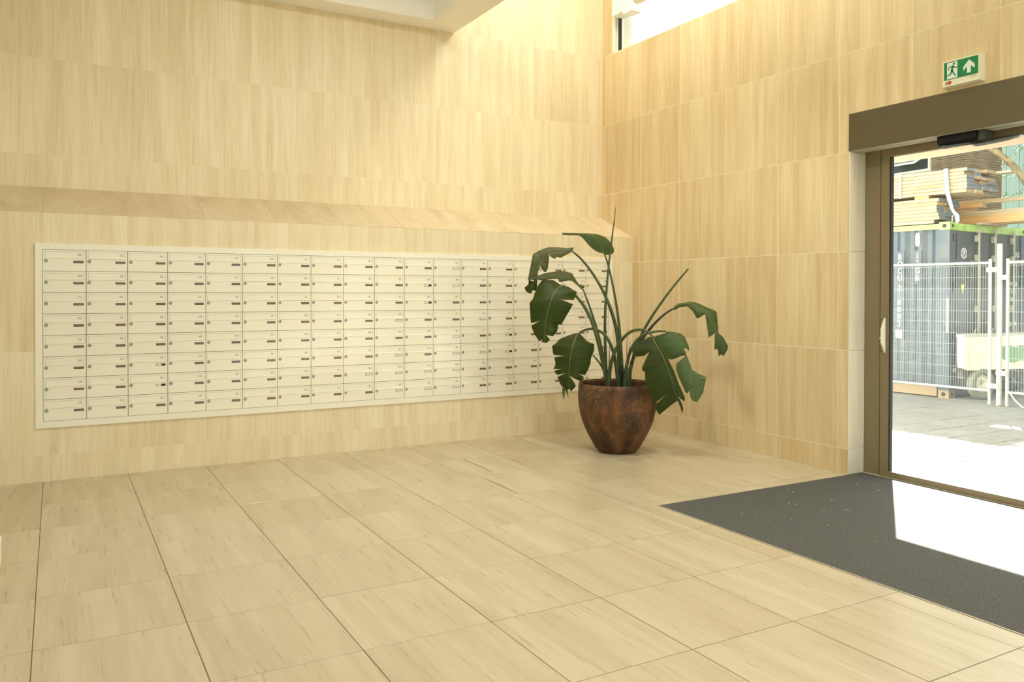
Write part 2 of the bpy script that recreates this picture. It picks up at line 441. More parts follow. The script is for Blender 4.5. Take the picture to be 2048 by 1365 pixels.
# silicone joint beside the frame
MB().box(E+.205, E+.215, DY1-.012, DY1+.02, 0, ZT).build('joint_strip', mat('grey_sealant', (.20, .20, .15), .8), wr)

# ---- sliding door
def xbox(mb, x0, x1, y0, y1, z0, z1): return mb.box(min(x0, x1), max(x0, x1), min(y0, y1), max(y0, y1), z0, z1)
fr = empty('trim_1', kind='structure')
b = MB(); b.box(6.30, 6.38, 4.566, 4.722, 0, ZT+.05); b.build('frame_post', M['bronze_lit'], fr)
b = MB(); b.box(6.295, 6.302, 4.578, 4.592, 0.0, ZT+.02); b.build('post_rib', M['bronze_lit'], fr)
b = MB(); b.box(6.30, 6.38, DY0, DY0+.15, 0, ZT+.05); b.build('frame_post', M['bronze_lit'], fr)
b = MB(); b.box(6.268, 6.42, DY0, 4.722, -.012, .0045); b.build('threshold', M['bronze_lt'], fr)
b = MB(); b.box(6.345, 6.42, DY0, 4.722, 2.86, 2.95); b.build('head_rail', M['bronze_lit'], fr)
def leaf(name, ya, yb):
    d = empty(name, kind='structure'); y0, y1 = min(ya, yb), max(ya, yb)
    b = MB(); b.box(6.282, 6.335, y1-.078, y1, .006, 2.90); b.build('stile', M['bronze_lit'], d)
    b = MB(); b.box(6.282, 6.335, y0, y0+.078, .006, 2.90); b.build('stile', M['bronze_lit'], d)
    b = MB(); b.box(6.282, 6.335, y0+.078, y1-.078, .006, .058); b.build('bottom_rail', M['bronze_lit'], d)
    b = MB(); b.box(6.282, 6.335, y0+.078, y1-.078, 2.775, 2.90); b.build('top_rail', M['bronze_lit'], d)
    b = MB(); b.box(6.290, 6.328, y1-.088, y1-.0781, .058, 2.775); b.box(6.290, 6.328, y0+.0781, y0+.088, .058, 2.775); b.build('gasket', M['gasket'], d)
    b = MB(); b.box(6.305, 6.311, y0+.084, y1-.084, .050, 2.78); b.build('glass_pane', M['glass'], d)
    return d
d1 = leaf('door_1', 4.560, 2.62)
d2 = leaf('door_2', 2.61, .72)
# pull handle on the first leaf
b = MB(); b.prism([(6.280, 4.507, 1.082), (6.272, 4.507, 1.082), (6.228, 4.507, 1.165), (6.228, 4.507, 1.285), (6.272, 4.507, 1.382), (6.280, 4.507, 1.382)], (0, .014, 0))
hn = b.build('door_handle', M['ivory'], d1)
b = MB(); b.box(6.2785, 6.2825, 4.526, 4.558, 1.085, 1.378); b.build('handle_plate', M['bronze_lit'], d1)
for y in (4.532, 4.552):
    for z in (1.094, 1.370):
        bb = MB().tube([(6.2786, y, z), (6.2775, y, z)], .0035, 8); bb.build('screw', M['black'], d1)
MB().tube([(6.279, 4.552, 1.205), (6.268, 4.552, 1.205)], .011, 12).build('lock_cylinder', M['chrome'], d1)
b = MB(); b.box(6.31, 6.40, DY0, 4.722, .0, .012)
# door operator cover
oc = empty('door_operator', (E, 2.6, ZT), label='long bronze metal sliding door operator cover above the glass door', cat='door operator')
b = MB(); b.box(E-.012, 6.262, DY0-.02, 4.740, ZT, ZC); o = b.build('cover', M['bronze'], oc); o.location = (-E, -2.6, -ZT)
b = MB(); b.box(E+.002, 6.17, DY0, 4.728, ZT-.004, ZT+.002); o = b.build('soffit_strip', M['bronze_lt'], oc); o.location = (-E, -2.6, -ZT)
b = MB(); b.box(6.176, 6.258, DY0, 4.728, ZT-.007, ZT+.002); o = b.build('soffit_strip', M['bronze_lt'], oc); o.location = (-E, -2.6, -ZT)
# motion sensor under it
sn_ = empty('door_sensor', (6.2, 3.8, ZT), label='black motion sensor with smoked lens hanging under the door operator cover', cat='sensor')
b = MB(); b.prism([(6.12, 3.64, 2.838), (6.12, 3.64, 2.790), (6.15, 3.64, 2.762), (6.235, 3.64, 2.756), (6.25, 3.64, 2.838)], (0, .31, 0)); o = b.build('housing', M['black'], sn_); o.location = (-6.2, -3.8, -ZT)
b = MB(); b.box(6.14, 6.24, 3.585, 3.638, 2.765, 2.838); o = b.build('bracket', mat('sensor_grey', (.06, .065, .05), .5), sn_); o.location = (-6.2, -3.8, -ZT)
b = MB(); prof = []
for k in range(17):
    t = k/16; y = 3.94-t*.60; hgt = .036*math.sin(math.pi*min(1, max(0, (t-.0)*1.0)))**.45 if 0 < t < 1 else .001
    hgt *= (.45 if t < .4 else 1.0)
    prof.append((y, max(hgt, .002)))
n = 10; vs = []; 
for y, hgt in prof:
    for k in range(n+1):
        a = math.pi*k/n; vs.append((6.185+.055*math.cos(a), y, 2.764-hgt*math.sin(a)))
fs = [(i*(n+1)+k, i*(n+1)+k+1, (i+1)*(n+1)+k+1, (i+1)*(n+1)+k) for i in range(len(prof)-1) for k in range(n)]
b.add(vs, fs, True); o = b.build('lens', M['smoke'], sn_); o.location = (-6.2, -3.8, -ZT)

# ---- high window
wn = empty('window_1', kind='structure')
b = MB()
b.box(E-.002, E+.24, WY1-.060, WY1, WZ0, WZ1); b.build('jamb', M['white'], wn)
b = MB(); b.box(E+.03, E+.24, WY1-.082, WY1-.0601, WZ0+.012, WZ1); b.build('window_frame', M['white'], wn)
b = MB(); b.box(E+.02, E+.06, WY1-.112, WY1-.092, WZ0+.002, WZ1); b.build('gasket', M['gasket'], wn)
b = MB(); b.box(E+.0, E+.24, WY0, WY1-.119, WZ0-.004, WZ0+.001); b.build('sill', mat('pale_sill', (.8, .72, .55), .6), wn)
for y in (6.25, 4.2, 2.15, .1):
    b = MB(); b.box(E+.075, E+.11, y-.01, y+.01, WZ0+.001, WZ1); b.build('mullion', M['white'], wn)
b = MB(); b.box(E+.088, E+.096, WY0, WY1-.119, WZ0+.001, WZ1); b.build('glass_pane', M['winglass'], wn)
# blind box and lamp by the window
bx_ = empty('blind_bracket', (6.0, 7.75, 4.92), label='white box bracket in the top corner of the high window', cat='bracket')
b = MB(); b.box(5.985, E+.05, 7.68, 7.85, 4.955, 5.35)
o = b.build('bracket_case', M['white'], bx_); o.location = (-6.0, -7.75, -4.92)
b = MB(); b.box(6.0, E+.088, 7.86, 8.09, 5.0, 5.20); o = b.build('bracket_arm', M['white'], bx_); o.location = (-6.0, -7.75, -4.92)
lm = empty('cylinder_lamp', (5.9, 7.2, 5.05), label='white cylinder spot lamp on an arm in front of the high window', cat='lamp')
b = MB(); b.tube([(5.86, 7.44, 5.02), (5.95, 7.02, 5.06)], .095, 28); o = b.build('lamp_body', M['white'], lm); o.location = (-5.9, -7.2, -5.05)
b = MB(); b.tube([(5.8585, 7.447, 5.0197), (5.8605, 7.4395, 5.02)], .084, 28); o = b.build('lamp_face', mat('frosted', (.9, .9, .86), .5), lm); o.location = (-5.9, -7.2, -5.05)
b = MB(); b.tube([(5.93, 7.15, 5.05), (E+.085, 7.15, 5.05)], .014, 8); o = b.build('lamp_arm', M['white'], lm); o.location = (-5.9, -7.2, -5.05)

# ---- exit sign
sg = empty('exit_sign', (E, 3.73, 3.2), label='green running man exit sign with upward arrow in an ivory case above the door', cat='sign')
y1, y0, z0, z1 = 3.868, 3.578, 3.203, 3.398
xf = E-.042
b = MB(); bb = .012
vs = [(E, y1+.004, z0-.006), (E, y0-.016, z0-.010), (E, y0-.016, z1+.010), (E, y1+.004, z1+.004), (xf, y1-.002, z0), (xf, y0, z0), (xf, y0, z1), (xf, y1-.002, z1)]
b.add(vs, [(0, 1, 5, 4), (1, 2, 6, 5), (2, 3, 7, 6), (3, 0, 4, 7), (4, 5, 6, 7), (3, 2, 1, 0)]); o = b.build('sign_case', M['ivory'], sg, loc=(-E, -3.73, -3.2))
SY1, SY0, SZ0, SZ1 = 3.853, 3.588, 3.252, 3.388
def P_(u, v, dx=0.0): return Vector((xf-.0015-dx, SY1-(SY1-SY0)*u, SZ1-(SZ1-SZ0)*v))
def poly(pts, dx): return [P_(u, v, dx) for u, v in pts]
def flat(mb, pts, dx): mb.prism(poly(pts, dx), (-.0006, 0, 0)); return mb
b = MB(); flat(b, [(0, 0), (1, 0), (1, 1), (0, 1)], -.0008); b.build('green_panel', M['green'], sg, loc=(-E, -3.73, -3.2))
b = MB(); flat(b, [(.09, .05), (.40, .05), (.40, .96), (.09, .96)], .0002); b.build('doorway_symbol', M['signwhite'], sg, loc=(-E, -3.73, -3.2))
b = MB(); AR = [(.7435, .13), (.905, .44), (.905, .66), (.793, .47), (.793, .86), (.683, .86), (.683, .49), (.576, .69), (.576, .47)]
n = len(AR); flat(b, AR, .0002); b.build('arrow_symbol', M['signwhite'], sg, loc=(-E, -3.73, -3.2))
b = MB(); ASP = (SY1-SY0)/(SZ1-SZ0)
flat(b, [(.30+.036*math.cos(a*math.pi/8), .155+.036*ASP*math.sin(a*math.pi/8)) for a in range(16)], .001)
def limb(mb, pts, wds):
    for (p, q_, w0, w1) in zip(pts[:-1], pts[1:], wds[:-1], wds[1:]):
        dx_, dy_ = (q_[0]-p[0])*ASP, (q_[1]-p[1]); L = math.hypot(dx_, dy_); nx, ny = -dy_/L, dx_/L
        flat(mb, [(p[0]+nx*w0/ASP, p[1]+ny*w0), (q_[0]+nx*w1/ASP, q_[1]+ny*w1), (q_[0]-nx*w1/ASP, q_[1]-ny*w1), (p[0]-nx*w0/ASP, p[1]-ny*w0)], .001)
limb(b, [(.285, .26), (.255, .33), (.235, .50)], [.045, .055, .05])
limb(b, [(.28, .27), (.16, .31), (.125, .47)], [.035, .028, .025])
limb(b, [(.28, .29), (.345, .40), (.405, .38)], [.035, .028, .022])
limb(b, [(.245, .48), (.27, .62), (.345, .84), (.37, .84)], [.055, .042, .028, .02])
limb(b, [(.235, .48), (.20, .72), (.07, .78), (.06, .83)], [.050, .035, .025, .02])
b.build('running_figure', M['green'], sg, loc=(-E, -3.73, -3.2))
b = MB(); flat(b, [(.165+.055*math.cos(a*math.pi/8), 1.17+.055*ASP*math.sin(a*math.pi/8)) for a in range(16)], .0); b.build('red_sticker', M['red'], sg, loc=(-E, -3.73, -3.2))
b = MB(); flat(b, [(.03, 1.16), (.10, 1.10), (.10, 1.22)], .0); flat(b, [(.02, 1.235), (.10, 1.235), (.10, 1.255), (.02, 1.255)], 0)
b.build('test_mark', M['print'], sg, loc=(-E, -3.73, -3.2))
b = MB()
for u0, v0, u1, v1 in [(.77, 1.06, .82, 1.075), (.77, 1.06, .775, 1.15), (.77, 1.14, .82, 1.155), (.83, 1.06, .835, 1.155), (.84, 1.06, .88, 1.075), (.87, 1.06, .88, 1.15), (.90, 1.06, .905, 1.15), (.90, 1.06, .95, 1.075), (.93, 1.10, .97, 1.115)]:
    flat(b, [(u0, v0), (u1, v0), (u1, v1), (u0, v1)], .0)
b.build('maker_mark', M['greyprint'], sg, loc=(-E, -3.73, -3.2))

# ---- ceiling: coffered slab with downstand beams, and a higher bay by the window wall
cl = empty('ceiling', kind='structure')
BZ = 4.575
MB().box(XL, E+.3, YF, YU+.35, TOP, TOP+.15).build('ceiling_slab', M['plaster'], cl)
MB().box(3.622, 4.004, YF, YU, BZ, TOP).build('beam', M['plaster'], cl)
MB().box(XL, 3.622, 8.122, YU, BZ, TOP).build('beam', M['plaster'], cl)
MB().box(XL, 3.622, YF, 8.122, 5.30, 5.45).build('coffer_panel', M['plaster'], cl)
# ---- rest of the hall, behind and beside the camera
wl = empty('wall_left', kind='structure'); MB().box(XL-.25, XL, YF, YU+.35, -.1, TOP).build('wall_core', M['plaster'], wl)
wf = empty('wall_front', kind='structure')
b = MB(); 
for r_ in sub_rect((XL, E+.3, -.1, TOP), (-4.2, 5.9, .1, 5.0)): b.box(r_[0], r_[1], YF-.25, YF, r_[2], r_[3])
b.build('wall_core', M['plaster'], wf)
w3 = empty('window_3', kind='structure')
for x in (-4.2, -2.2, -.2, 1.8, 3.8, 5.83): MB().box(x, x+.07, YF-.12, YF-.05, .1, 5.0).build('mullion', M['bronze'], w3)
MB().box(-4.2, 5.9, YF-.09, YF-.082, .1, 5.0).build('glass_pane', M['winglass'], w3)
w2 = empty('window_2', kind='structure')
for y in (V2Y0, -1.7, V2Y1-.07): MB().box(6.28, 6.35, y, y+.07, 0, 3.1).build('mullion', M['bronze'], w2)
MB().box(6.305, 6.311, V2Y0, V2Y1, 0, 3.1).build('glass_pane', M['glass'], w2)

# ------------------------------------------------------------------ mailboxes
fm = empty('bank_surround', (2.8, YL, PZA), label='cream steel surround framing the whole bank of mailboxes', cat='surround')
L0 = (-2.8, -YL, -PZA)
IX0, IX1, IZ0, IZ1 = TX0, TX0+.32365*18, .5085, .5085+.1803*8
fy0, fy1 = YL-.014, YL+.02
def mitre(p):        # outline on the wall plane -> solid
    b = MB(); b.prism([(x, fy0, z) for x, z in p], (0, fy1-fy0, 0)); return b
g = .0006
o = mitre([(PXA, PZA), (IX0-.001, IZ0-.001-g), (IX0-.001, IZ1+.001+g), (PXA, PZB)]).build('frame_rail', M['steel_frame'], fm, loc=L0)
o = mitre([(IX1+.001, IZ0-.001-g), (PXB, PZA), (PXB, PZB), (IX1+.001, IZ1+.001+g)]).build('frame_rail', M['steel_frame'], fm, loc=L0)
o = mitre([(PXA+g, PZA), (PXB-g, PZA), (IX1+.001-g, IZ0-.001), (IX0-.001+g, IZ0-.001)]).build('frame_rail', M['steel_frame'], fm, loc=L0)
o = mitre([(IX0-.001+g, IZ1+.001), (IX1+.001-g, IZ1+.001), (PXB-g, PZB), (PXA+g, PZB)]).build('frame_rail', M['steel_frame'], fm, loc=L0)
MB().box(IX0, IX1, YL+.0045, YL+.02, IZ0, IZ1).build('back_panel', M['gap'], fm, loc=L0)
W_, H_ = .32365, .1803
dm = MB(); gx, gz = .0021, .0017
fx0, fx1, fz0, fz1 = W_*.058, W_*.945, H_*.585, H_*.905     # flap field
yf = -.011
# door sheet with the flap opening left free
for r_ in sub_rect((gx, W_-gx, gz, H_-gz), (fx0-.0020, fx1+.0020, fz0-.0014, fz1+.0020)): dm.box(r_[0], r_[1], yf, .003, r_[2], r_[3])
dm.box(fx0-.0020, fx1+.0020, -.003, .002, fz0-.0014, fz1+.0020)
door_me = dm.mesh('door_panel', M['steel'])
M['gap_shade'] = mat('gap_shade_brown', (.085, .06, .038), .9)  # brown fill standing in for shade in the gaps between doors
sm_ = MB(); sm_.box(0, gx, -.0086, .004, 0, H_).box(W_-gx, W_, -.0086, .004, 0, H_).box(gx, W_-gx, -.0086, .004, 0, gz).box(gx, W_-gx, -.0086, .004, H_-gz, H_)
gap_shade_me = sm_.mesh('gap_shade_strip', M['gap_shade'])
fp = MB(); fp.box(fx0, fx1, yf+.0005, -.004, fz0+.004, fz1)
fp.prism([(fx0, yf+.0005, fz0+.004), (fx0, yf-.003, fz0+.001), (fx0, yf-.002, fz0), (fx0, -.004, fz0), (fx0, -.004, fz0+.004)], (fx1-fx0, 0, 0))
flap_me = fp.mesh('flap', M['steel'])
lk = MB(); lk.tube([(0, .0002, 0), (0, -.0004, 0)], .0132, 20); lk.tube([(0, 0, 0), (0, -.006, 0)], [.0115, .0105], 20); lk.tube([(0, -.006, 0), (0, -.0075, 0)], .0085, 20); lock_me = lk.mesh('lock', M['chrome'])
rg_ = MB(); rg_.lathe([(.0118, 0), (.0142, 0), (.0142, .0006), (.0118, .0006)], n=20); ring_me = rg_.mesh('lock_ring', M['print'])
for v_ in ring_me.vertices: v_.co = Vector((v_.co.x, -v_.co.z, v_.co.y))
kh = MB(); kh.tube([(0.001, -.0076, 0), (0.001, -.0082, 0)], .0038, 12); kh.box(.0002, .0018, -.0084, -.0076, -.006, .006); key_me = kh.mesh('keyhole', M['black'])
pw, ph = .077, .0195
def plate_mesh(mt_):
    k = MB(); k.box(0, pw, -.0022, 0, 0, ph); return k.mesh('name_plate', mt_)
plates = {c: plate_mesh(M[c]) for c in ('plate', 'plate_red', 'plate_slate', 'gap')}
ins = MB().box(.004, pw-.004, -.0030, -.0022, .003, ph-.003).mesh('plate_glint', M['glint'])
half_glint_me = MB().box(.004, pw*.55, -.0030, -.0022, .003, ph-.003).mesh('plate_glint', M['glint'])
pp = MB()
for k in range(6): pp.box(.008+k*.0105, .016+k*.0105, -.0027, -.0022, .006, .0125)
pp_me = pp.mesh('plate_lettering', M['plateprint'])
L1 = 'A B C D E F G H'.split(); L2 = 'J K L M N P Q R'.split(); L3 = 'S T U V W X Y Z'.split()
cols = [('52', 'G H J K L M N P'.split()), ('52', 'Q R S T U V W X'.split())]
for s in ('54', '56', '58', '60', '62'):
    cols += [(s, L1), (s, L2), (s, L3)]
cols += [('64', L1)]
white = {(9, 3), (9, 5), (9, 6), (8, 6), (10, 6), (11, 0), (11, 1), (11, 4), (11, 5), (11, 6), (11, 7), (12, 3), (12, 5), (9, 7), (10, 7)}
half = {(13, 4), (13, 5), (10, 1), (10, 2), (2, 5), (2, 6)}
rowname = ['top', 'second', 'third', 'fourth', 'fifth', 'sixth', 'seventh', 'bottom']
cur_sets = {'plate': 'dark', 'plate_red': 'dark', 'plate_slate': 'dark', 'gap': 'dark'}
for c in range(18):
    for r_ in range(8):
        num = cols[c][0]+cols[c][1][r_]
        kind_ = 'gap' if (c, r_) in white or (c, r_) in half else random.choice(['plate', 'plate', 'plate_slate', 'plate', 'plate_red'])
        desc = 'dark name plate with painted glint' if (c, r_) in white else 'dark name plate half covered by painted glint' if (c, r_) in half else cur_sets[kind_]+' name plate'
        x, z = IX0+W_*c, IZ1-H_*(r_+1)
        jx = 0.0
        mbx = empty('mailbox', (x+jx, YL, z), label=f'cream mailbox numbered {num}, {desc}, {rowname[r_]} of its column', cat='mailbox', group='mailboxes in the wall bank')
        ob = bpy.data.objects.new('door_panel', door_me); link(ob, mbx)
        ob.rotation_euler = (random.uniform(-.0012, .0012), 0, random.uniform(-.0015, .0015))
        link(bpy.data.objects.new('gap_shade_strip', gap_shade_me), mbx)
        fo = bpy.data.objects.new('flap', flap_me); link(fo, mbx)
        tm = MB(); text_into(tm, num, (W_*.848, yf-.0002, H_*.735), (1, 0, 0), (0, 0, 1), .0175, .66, .12, True)
        no = tm.build('box_number', M['print'], fo)
        lo_ = bpy.data.objects.new('lock', lock_me); lo_.location = (W_*.077, yf, H_*.478); lo_.rotation_euler = (0, random.uniform(-.3, .3), 0); link(lo_, mbx)
        link(bpy.data.objects.new('keyhole', key_me), lo_); link(bpy.data.objects.new('lock_ring', ring_me), lo_)
        po = bpy.data.objects.new('name_plate', plates[kind_]); po.location = (W_*.702, yf, H_*.385); link(po, mbx)
        if (c, r_) in white: link(bpy.data.objects.new('plate_glint', ins), po)
        elif (c, r_) in half: link(bpy.data.objects.new('plate_glint', half_glint_me), po)
        else: link(bpy.data.objects.new('plate_lettering', pp_me), po)

# ------------------------------------------------------------------ potted plant
POT = Vector((4.945, 6.555, 0)); D0 = (POT-CAMP).dot(fw)
def W(px, py, dd=0.0):            # a point of the plant, measured at distance D0+dd from the eye
    d = D0+dd
    return CAMP + fw*d + RT*((px-PX0)/F_PX*d) + DN*((py-PY0)/F_PX*d)
Z3 = lambda x, y, dd=0: W(1000+x/2.528, 390+y/2.528, dd)
ZA = lambda x, y, dd=0: W(1040+x/4.55, 400+y/4.55, dd)
ZB = lambda x, y, dd=0: W(1090+x/6.5, 630+y/6.5, dd)
ZC = lambda x, y, dd=0: W(1230+x/4.267, 520+y/4.267, dd)
pl = empty('potted_plant', POT, label='tall potted bird of paradise plant with drooping torn leaves in a rusty brown pot', cat='plant')
LP = tuple(-POT)
M['pot'] = mat('rusty_pot', (.12, .06, .025), .6, spec=.4); q = NT(M['pot'])
a = q.noise(q.coords((5, 5, 3)), 1, 5, .6, .5); st = q.noise(q.coords((70, 70, 5)), 1, 4, .6)
cr = q.noise(q.coords((75, 75, 75)), 1, 4, .7); pt = q.noise(q.coords((4, 4, 4)), 1, 3, .5)
c = q.ramp(a, [(.32, (.035, .018, .009)), (.48, (.085, .040, .016)), (.60, (.15, .068, .026)), (.72, (.26, .105, .032))])
c = q.mix(c, q.ramp(st, [(.3, (.55, .5, .45)), (.6, (1.15, 1.1, 1.05))]), .8, 'MULTIPLY')
crm = q.math('MULTIPLY', q.ramp(cr, [(.52, (0, 0, 0)), (.62, (1, 1, 1))]), q.ramp(pt, [(.46, (0, 0, 0)), (.58, (1, 1, 1))]))
c = q.mix(c, (.36, .27, .16), q.math('MULTIPLY', crm, .65)); q.l(c, q.b.inputs['Base Color'])
q.bump(q.math('ADD', q.math('MULTIPLY', st, .35), crm), .55, .006)
M['soil'] = mat('dark_soil', (.03, .018, .01), .95); q = NT(M['soil']); q.bump(q.noise(q.coords((60, 60, 60)), 1, 4, .7), .8, .02)
prof = [(0.001, 0), (.176, 0), (.190, .006), (.225, .045), (.272, .125), (.318, .215), (.355, .305), (.378, .395), (.391, .48), (.3955, .57), (.393, .64), (.389, .690), (.380, .692), (.378, .66), (.38, .57), (.36, .45)]
MB().lathe(prof, n=72).build('pot', M['pot'], pl)
MB().lathe([(0.001, .585), (.37, .585), (.378, .57)], n=48).build('soil', M['soil'], pl)
def leafmat(name, c1, c2, vein):
    m_ = mat(name, c1, .46, spec=.28); q = NT(m_)
    tc = q.t.nodes.new('ShaderNodeTexCoord'); mp = q.t.nodes.new('ShaderNodeMapping'); mp.inputs['Scale'].default_value = (1, 1, 1)
    q.l(tc.outputs['UV'], mp.inputs['Vector'])
    sx = q.t.nodes.new('ShaderNodeSeparateXYZ'); q.l(mp.outputs[0], sx.inputs[0])
    # veins run outwards from the midrib: slanting coordinate along + k*across
    k = q.math('ADD', sx.outputs[0], q.math('MULTIPLY', sx.outputs[1], -.10))
    cb = q.t.nodes.new('ShaderNodeCombineXYZ'); q.l(q.math('MULTIPLY', k, 90.0), cb.inputs[0]); q.l(q.math('MULTIPLY', sx.outputs[1], 1.2), cb.inputs[1])
    nz = q.noise(cb.outputs[0], 1.0, 3, .6)
    big = q.noise(q.coords((6, 6, 6)), 1, 3)
    c = q.mix(q.mix(c1, c2, big), vein, q.ramp(nz, [(.50, (0, 0, 0)), (.78, (.55, .55, .55))]))
    q.l(c, q.b.inputs['Base Color']); q.bump(nz, .35, .004)
    # a little light passes through the blade
    tl = q.t.nodes.new('ShaderNodeBsdfTranslucent'); tl.inputs[0].default_value = (.10, .24, .03, 1)
    ms = q.t.nodes.new('ShaderNodeMixShader'); ms.inputs[0].default_value = .12
    out = [n_ for n_ in q.t.nodes if n_.type == 'OUTPUT_MATERIAL'][0]
    q.l(q.b.outputs[0], ms.inputs[1]); q.l(tl.outputs[0], ms.inputs[2]); q.l(ms.outputs[0], out.inputs[0])
    return m_
M['leafd'] = leafmat('leaf_dark', (.020, .034, .003), (.032, .048, .005), (.075, .085, .022))
M['leafm'] = leafmat('leaf_mid', (.042, .068, .018), (.068, .098, .030), (.12, .145, .055))
M['leafl'] = leafmat('leaf_pale', (.070, .120, .045), (.105, .155, .065), (.16, .21, .10))
M['leafb'] = leafmat('leaf_olive', (.060, .066, .022), (.088, .088, .034), (.14, .135, .06))
M['stalk'] = mat('stalk_green', (.055, .085, .022), .38); q = NT(M['stalk'])
q.l(q.ramp(q.noise(q.coords((25, 25, 3)), 1, 3), [(.3, (.028, .05, .014)), (.7, (.085, .12, .035))]), q.b.inputs['Base Color'])
M['stalkd'] = mat('stalk_dark', (.02, .024, .012), .45)
M['rib'] = mat('midrib_pale', (.15, .20, .07), .4)
M['dry'] = mat('dry_sheath', (.30, .17, .09), .7)

def interp(keys, t):
    if t <= keys[0][0]: return keys[0][1]
    for (a, p), (b_, q_) in zip(keys[:-1], keys[1:]):
        if t <= b_: return p.lerp(q_, (t-a)/max(b_-a, 1e-6))
    return keys[-1][1]
def smooth_keys(keys, it=2):
    for _ in range(it):
        out = [keys[0]]
        for (a, p), (b_, q_) in zip(keys[:-1], keys[1:]):
            out += [(a*.75+b_*.25, p.lerp(q_, .25)), (a*.25+b_*.75, p.lerp(q_, .75))]
        out.append(keys[-1]); keys = out
    return keys
def make_leaf(Z, rows, mat_, tears=(), ribr=.0045, hard=False, bulge=.018, dd=0.0, label=None, arch=0.0):
    """rows (t,(mx,my),(lx,ly),(rx,ry),depth of midrib, depth of left edge, depth of right edge); tears (side,t,depth 0..1,width)"""
    rows = [(r_[0], r_[1], r_[2], r_[3]) + tuple(x + arch*max(0, 1-r_[0]/.42)**2 for x in r_[4:]) for r_ in rows]
    km = [(r_[0], Z(r_[1][0], r_[1][1], dd+r_[4])) for r_ in rows]
    kl = [(r_[0], Z(r_[2][0], r_[2][1], dd+r_[5])) for r_ in rows]
    kr = [(r_[0], Z(r_[3][0], r_[3][1], dd+r_[6])) for r_ in rows]
    km = smooth_keys(km, 2)
    if not hard: kl = smooth_keys(kl, 1); kr = smooth_keys(kr, 1)
    mb = MB(); mb.uv = []
    NV = 7
    for side, ke in (('L', kl), ('R', kr)):
        ts = [0.0] + sorted(t for s_, t, *_ in tears if s_ == side) + [1.0]
        info = {t: (dp, wd) for s_, t, dp, wd in tears if s_ == side}
        for a, b_ in zip(ts[:-1], ts[1:]):
            N = max(3, int((b_-a)*44)); grid = []
            for i in range(N+1):
                t = a+(b_-a)*i/N
                for v in range(NV+1):
                    f = v/NV; tt = t
                    # pull the free edges of a tear apart
                    if a in info:
                        dp, wd = info[a]; s0 = 1-dp; k = max(0, (f-s0)/max(dp, 1e-3)); tt += wd*k*max(0, 1-(t-a)/(b_-a)*1.6)
                    if b_ in info:
                        dp, wd = info[b_]; s0 = 1-dp; k = max(0, (f-s0)/max(dp, 1e-3)); tt -= wd*k*max(0, 1-(b_-t)/(b_-a)*1.6)*.6
                    te = min(max(tt, a if a in info else 0), b_)
                    P0 = interp(km, t*(1-f)+te*f); P1 = interp(ke, te)
                    P = P0.lerp(P1, f)
                    wdt = (P1-P0).length
                    P = P - fw*(bulge*math.sin(math.pi*f)*min(1, wdt/.12)) + fw*(.0035*math.sin(t*70+f*3)*f)
                    grid.append(P); mb.uv.append((t*1.0, f))
            fs = [(i*(NV+1)+v, i*(NV+1)+v+1, (i+1)*(NV+1)+v+1, (i+1)*(NV+1)+v) for i in range(N) for v in range(NV)]
            mb.add([p-POT for p in grid], fs, True)
    o = mb.build('leaf', mat_, pl)
    if label: o['label'] = label
    rb = MB(); pts = [interp(km, k/24) - POT - fw*.003 for k in range(25)]
    rb.tube(pts, [ribr*(1-.75*k/24) for k in range(25)], 6); rb.build('midrib', M['rib'], o)
    return o
def R_(t, m_, l_, r__, dm_=0, dl=0, dr=0): return (t, m_, l_, r__, dm_, dl, dr)

# A: top leaf
make_leaf(ZA, [R_(0, (765, 498), (755, 487), (792, 503)), R_(.12, (750, 455), (700, 474), (850, 492), 0, -.03, .05), R_(.3, (725, 400), (645, 435), (860, 445), -.02, -.06, .07),
 R_(.5, (690, 358), (597, 380), (800, 352), -.04, -.08, .08), R_(.7, (640, 326), (568, 344), (715, 311), -.06, -.08, .05), R_(.85, (560, 309), (535, 322), (600, 303), -.08, -.09, -.05),
 R_(.93, (470, 309), (470, 321), (480, 302), -.10, -.10, -.1), R_(1, (385, 308), (386, 318), (384, 300), -.12, -.12, -.12)], M['leafm'], dd=.02, bulge=.01)
# B: upper left, hanging
make_leaf(ZA, [R_(0, (480, 462), (470, 474), (492, 433)), R_(.1, (430, 459), (428, 497), (432, 440), -.01, -.03, .02), R_(.24, (350, 455), (374, 528), (350, 432), -.02, -.06, .03),
 R_(.30, (325, 456), (330, 520), (320, 431), -.03, -.07, .03), R_(.38, (288, 462), (318, 540), (265, 430), -.03, -.08, .02), R_(.48, (250, 485), (265, 510), (215, 444), -.05, -.09, 0),
 R_(.56, (222, 515), (262, 565), (180, 458), -.06, -.09, -.02), R_(.64, (198, 548), (255, 620), (135, 485), -.07, -.08, -.04), R_(.70, (182, 575), (235, 665), (115, 495), -.08, -.08, -.06),
 R_(.74, (170, 600), (165, 640), (108, 545), -.09, -.08, -.08), R_(.86, (140, 660), (160, 700), (90, 630), -.10, -.09, -.1), R_(1, (118, 728), (155, 785), (70, 730), -.10, -.09, -.12)],
 M['leafb'], tears=[('L', .48, .8, .012), ('L', .72, .9, .02)], dd=-.04, hard=True)
make_leaf(ZA, [R_(0, (125, 745), (150, 740), (80, 728)), R_(.3, (115, 775), (155, 790), (75, 770)), R_(.6, (95, 810), (140, 830), (40, 800)), R_(.85, (90, 840), (120, 818), (55, 835)), R_(1, (96, 855), (102, 850), (88, 852))],
 M['leafd'], dd=-.12, hard=True, tears=[('L', .65, .8, .05)])
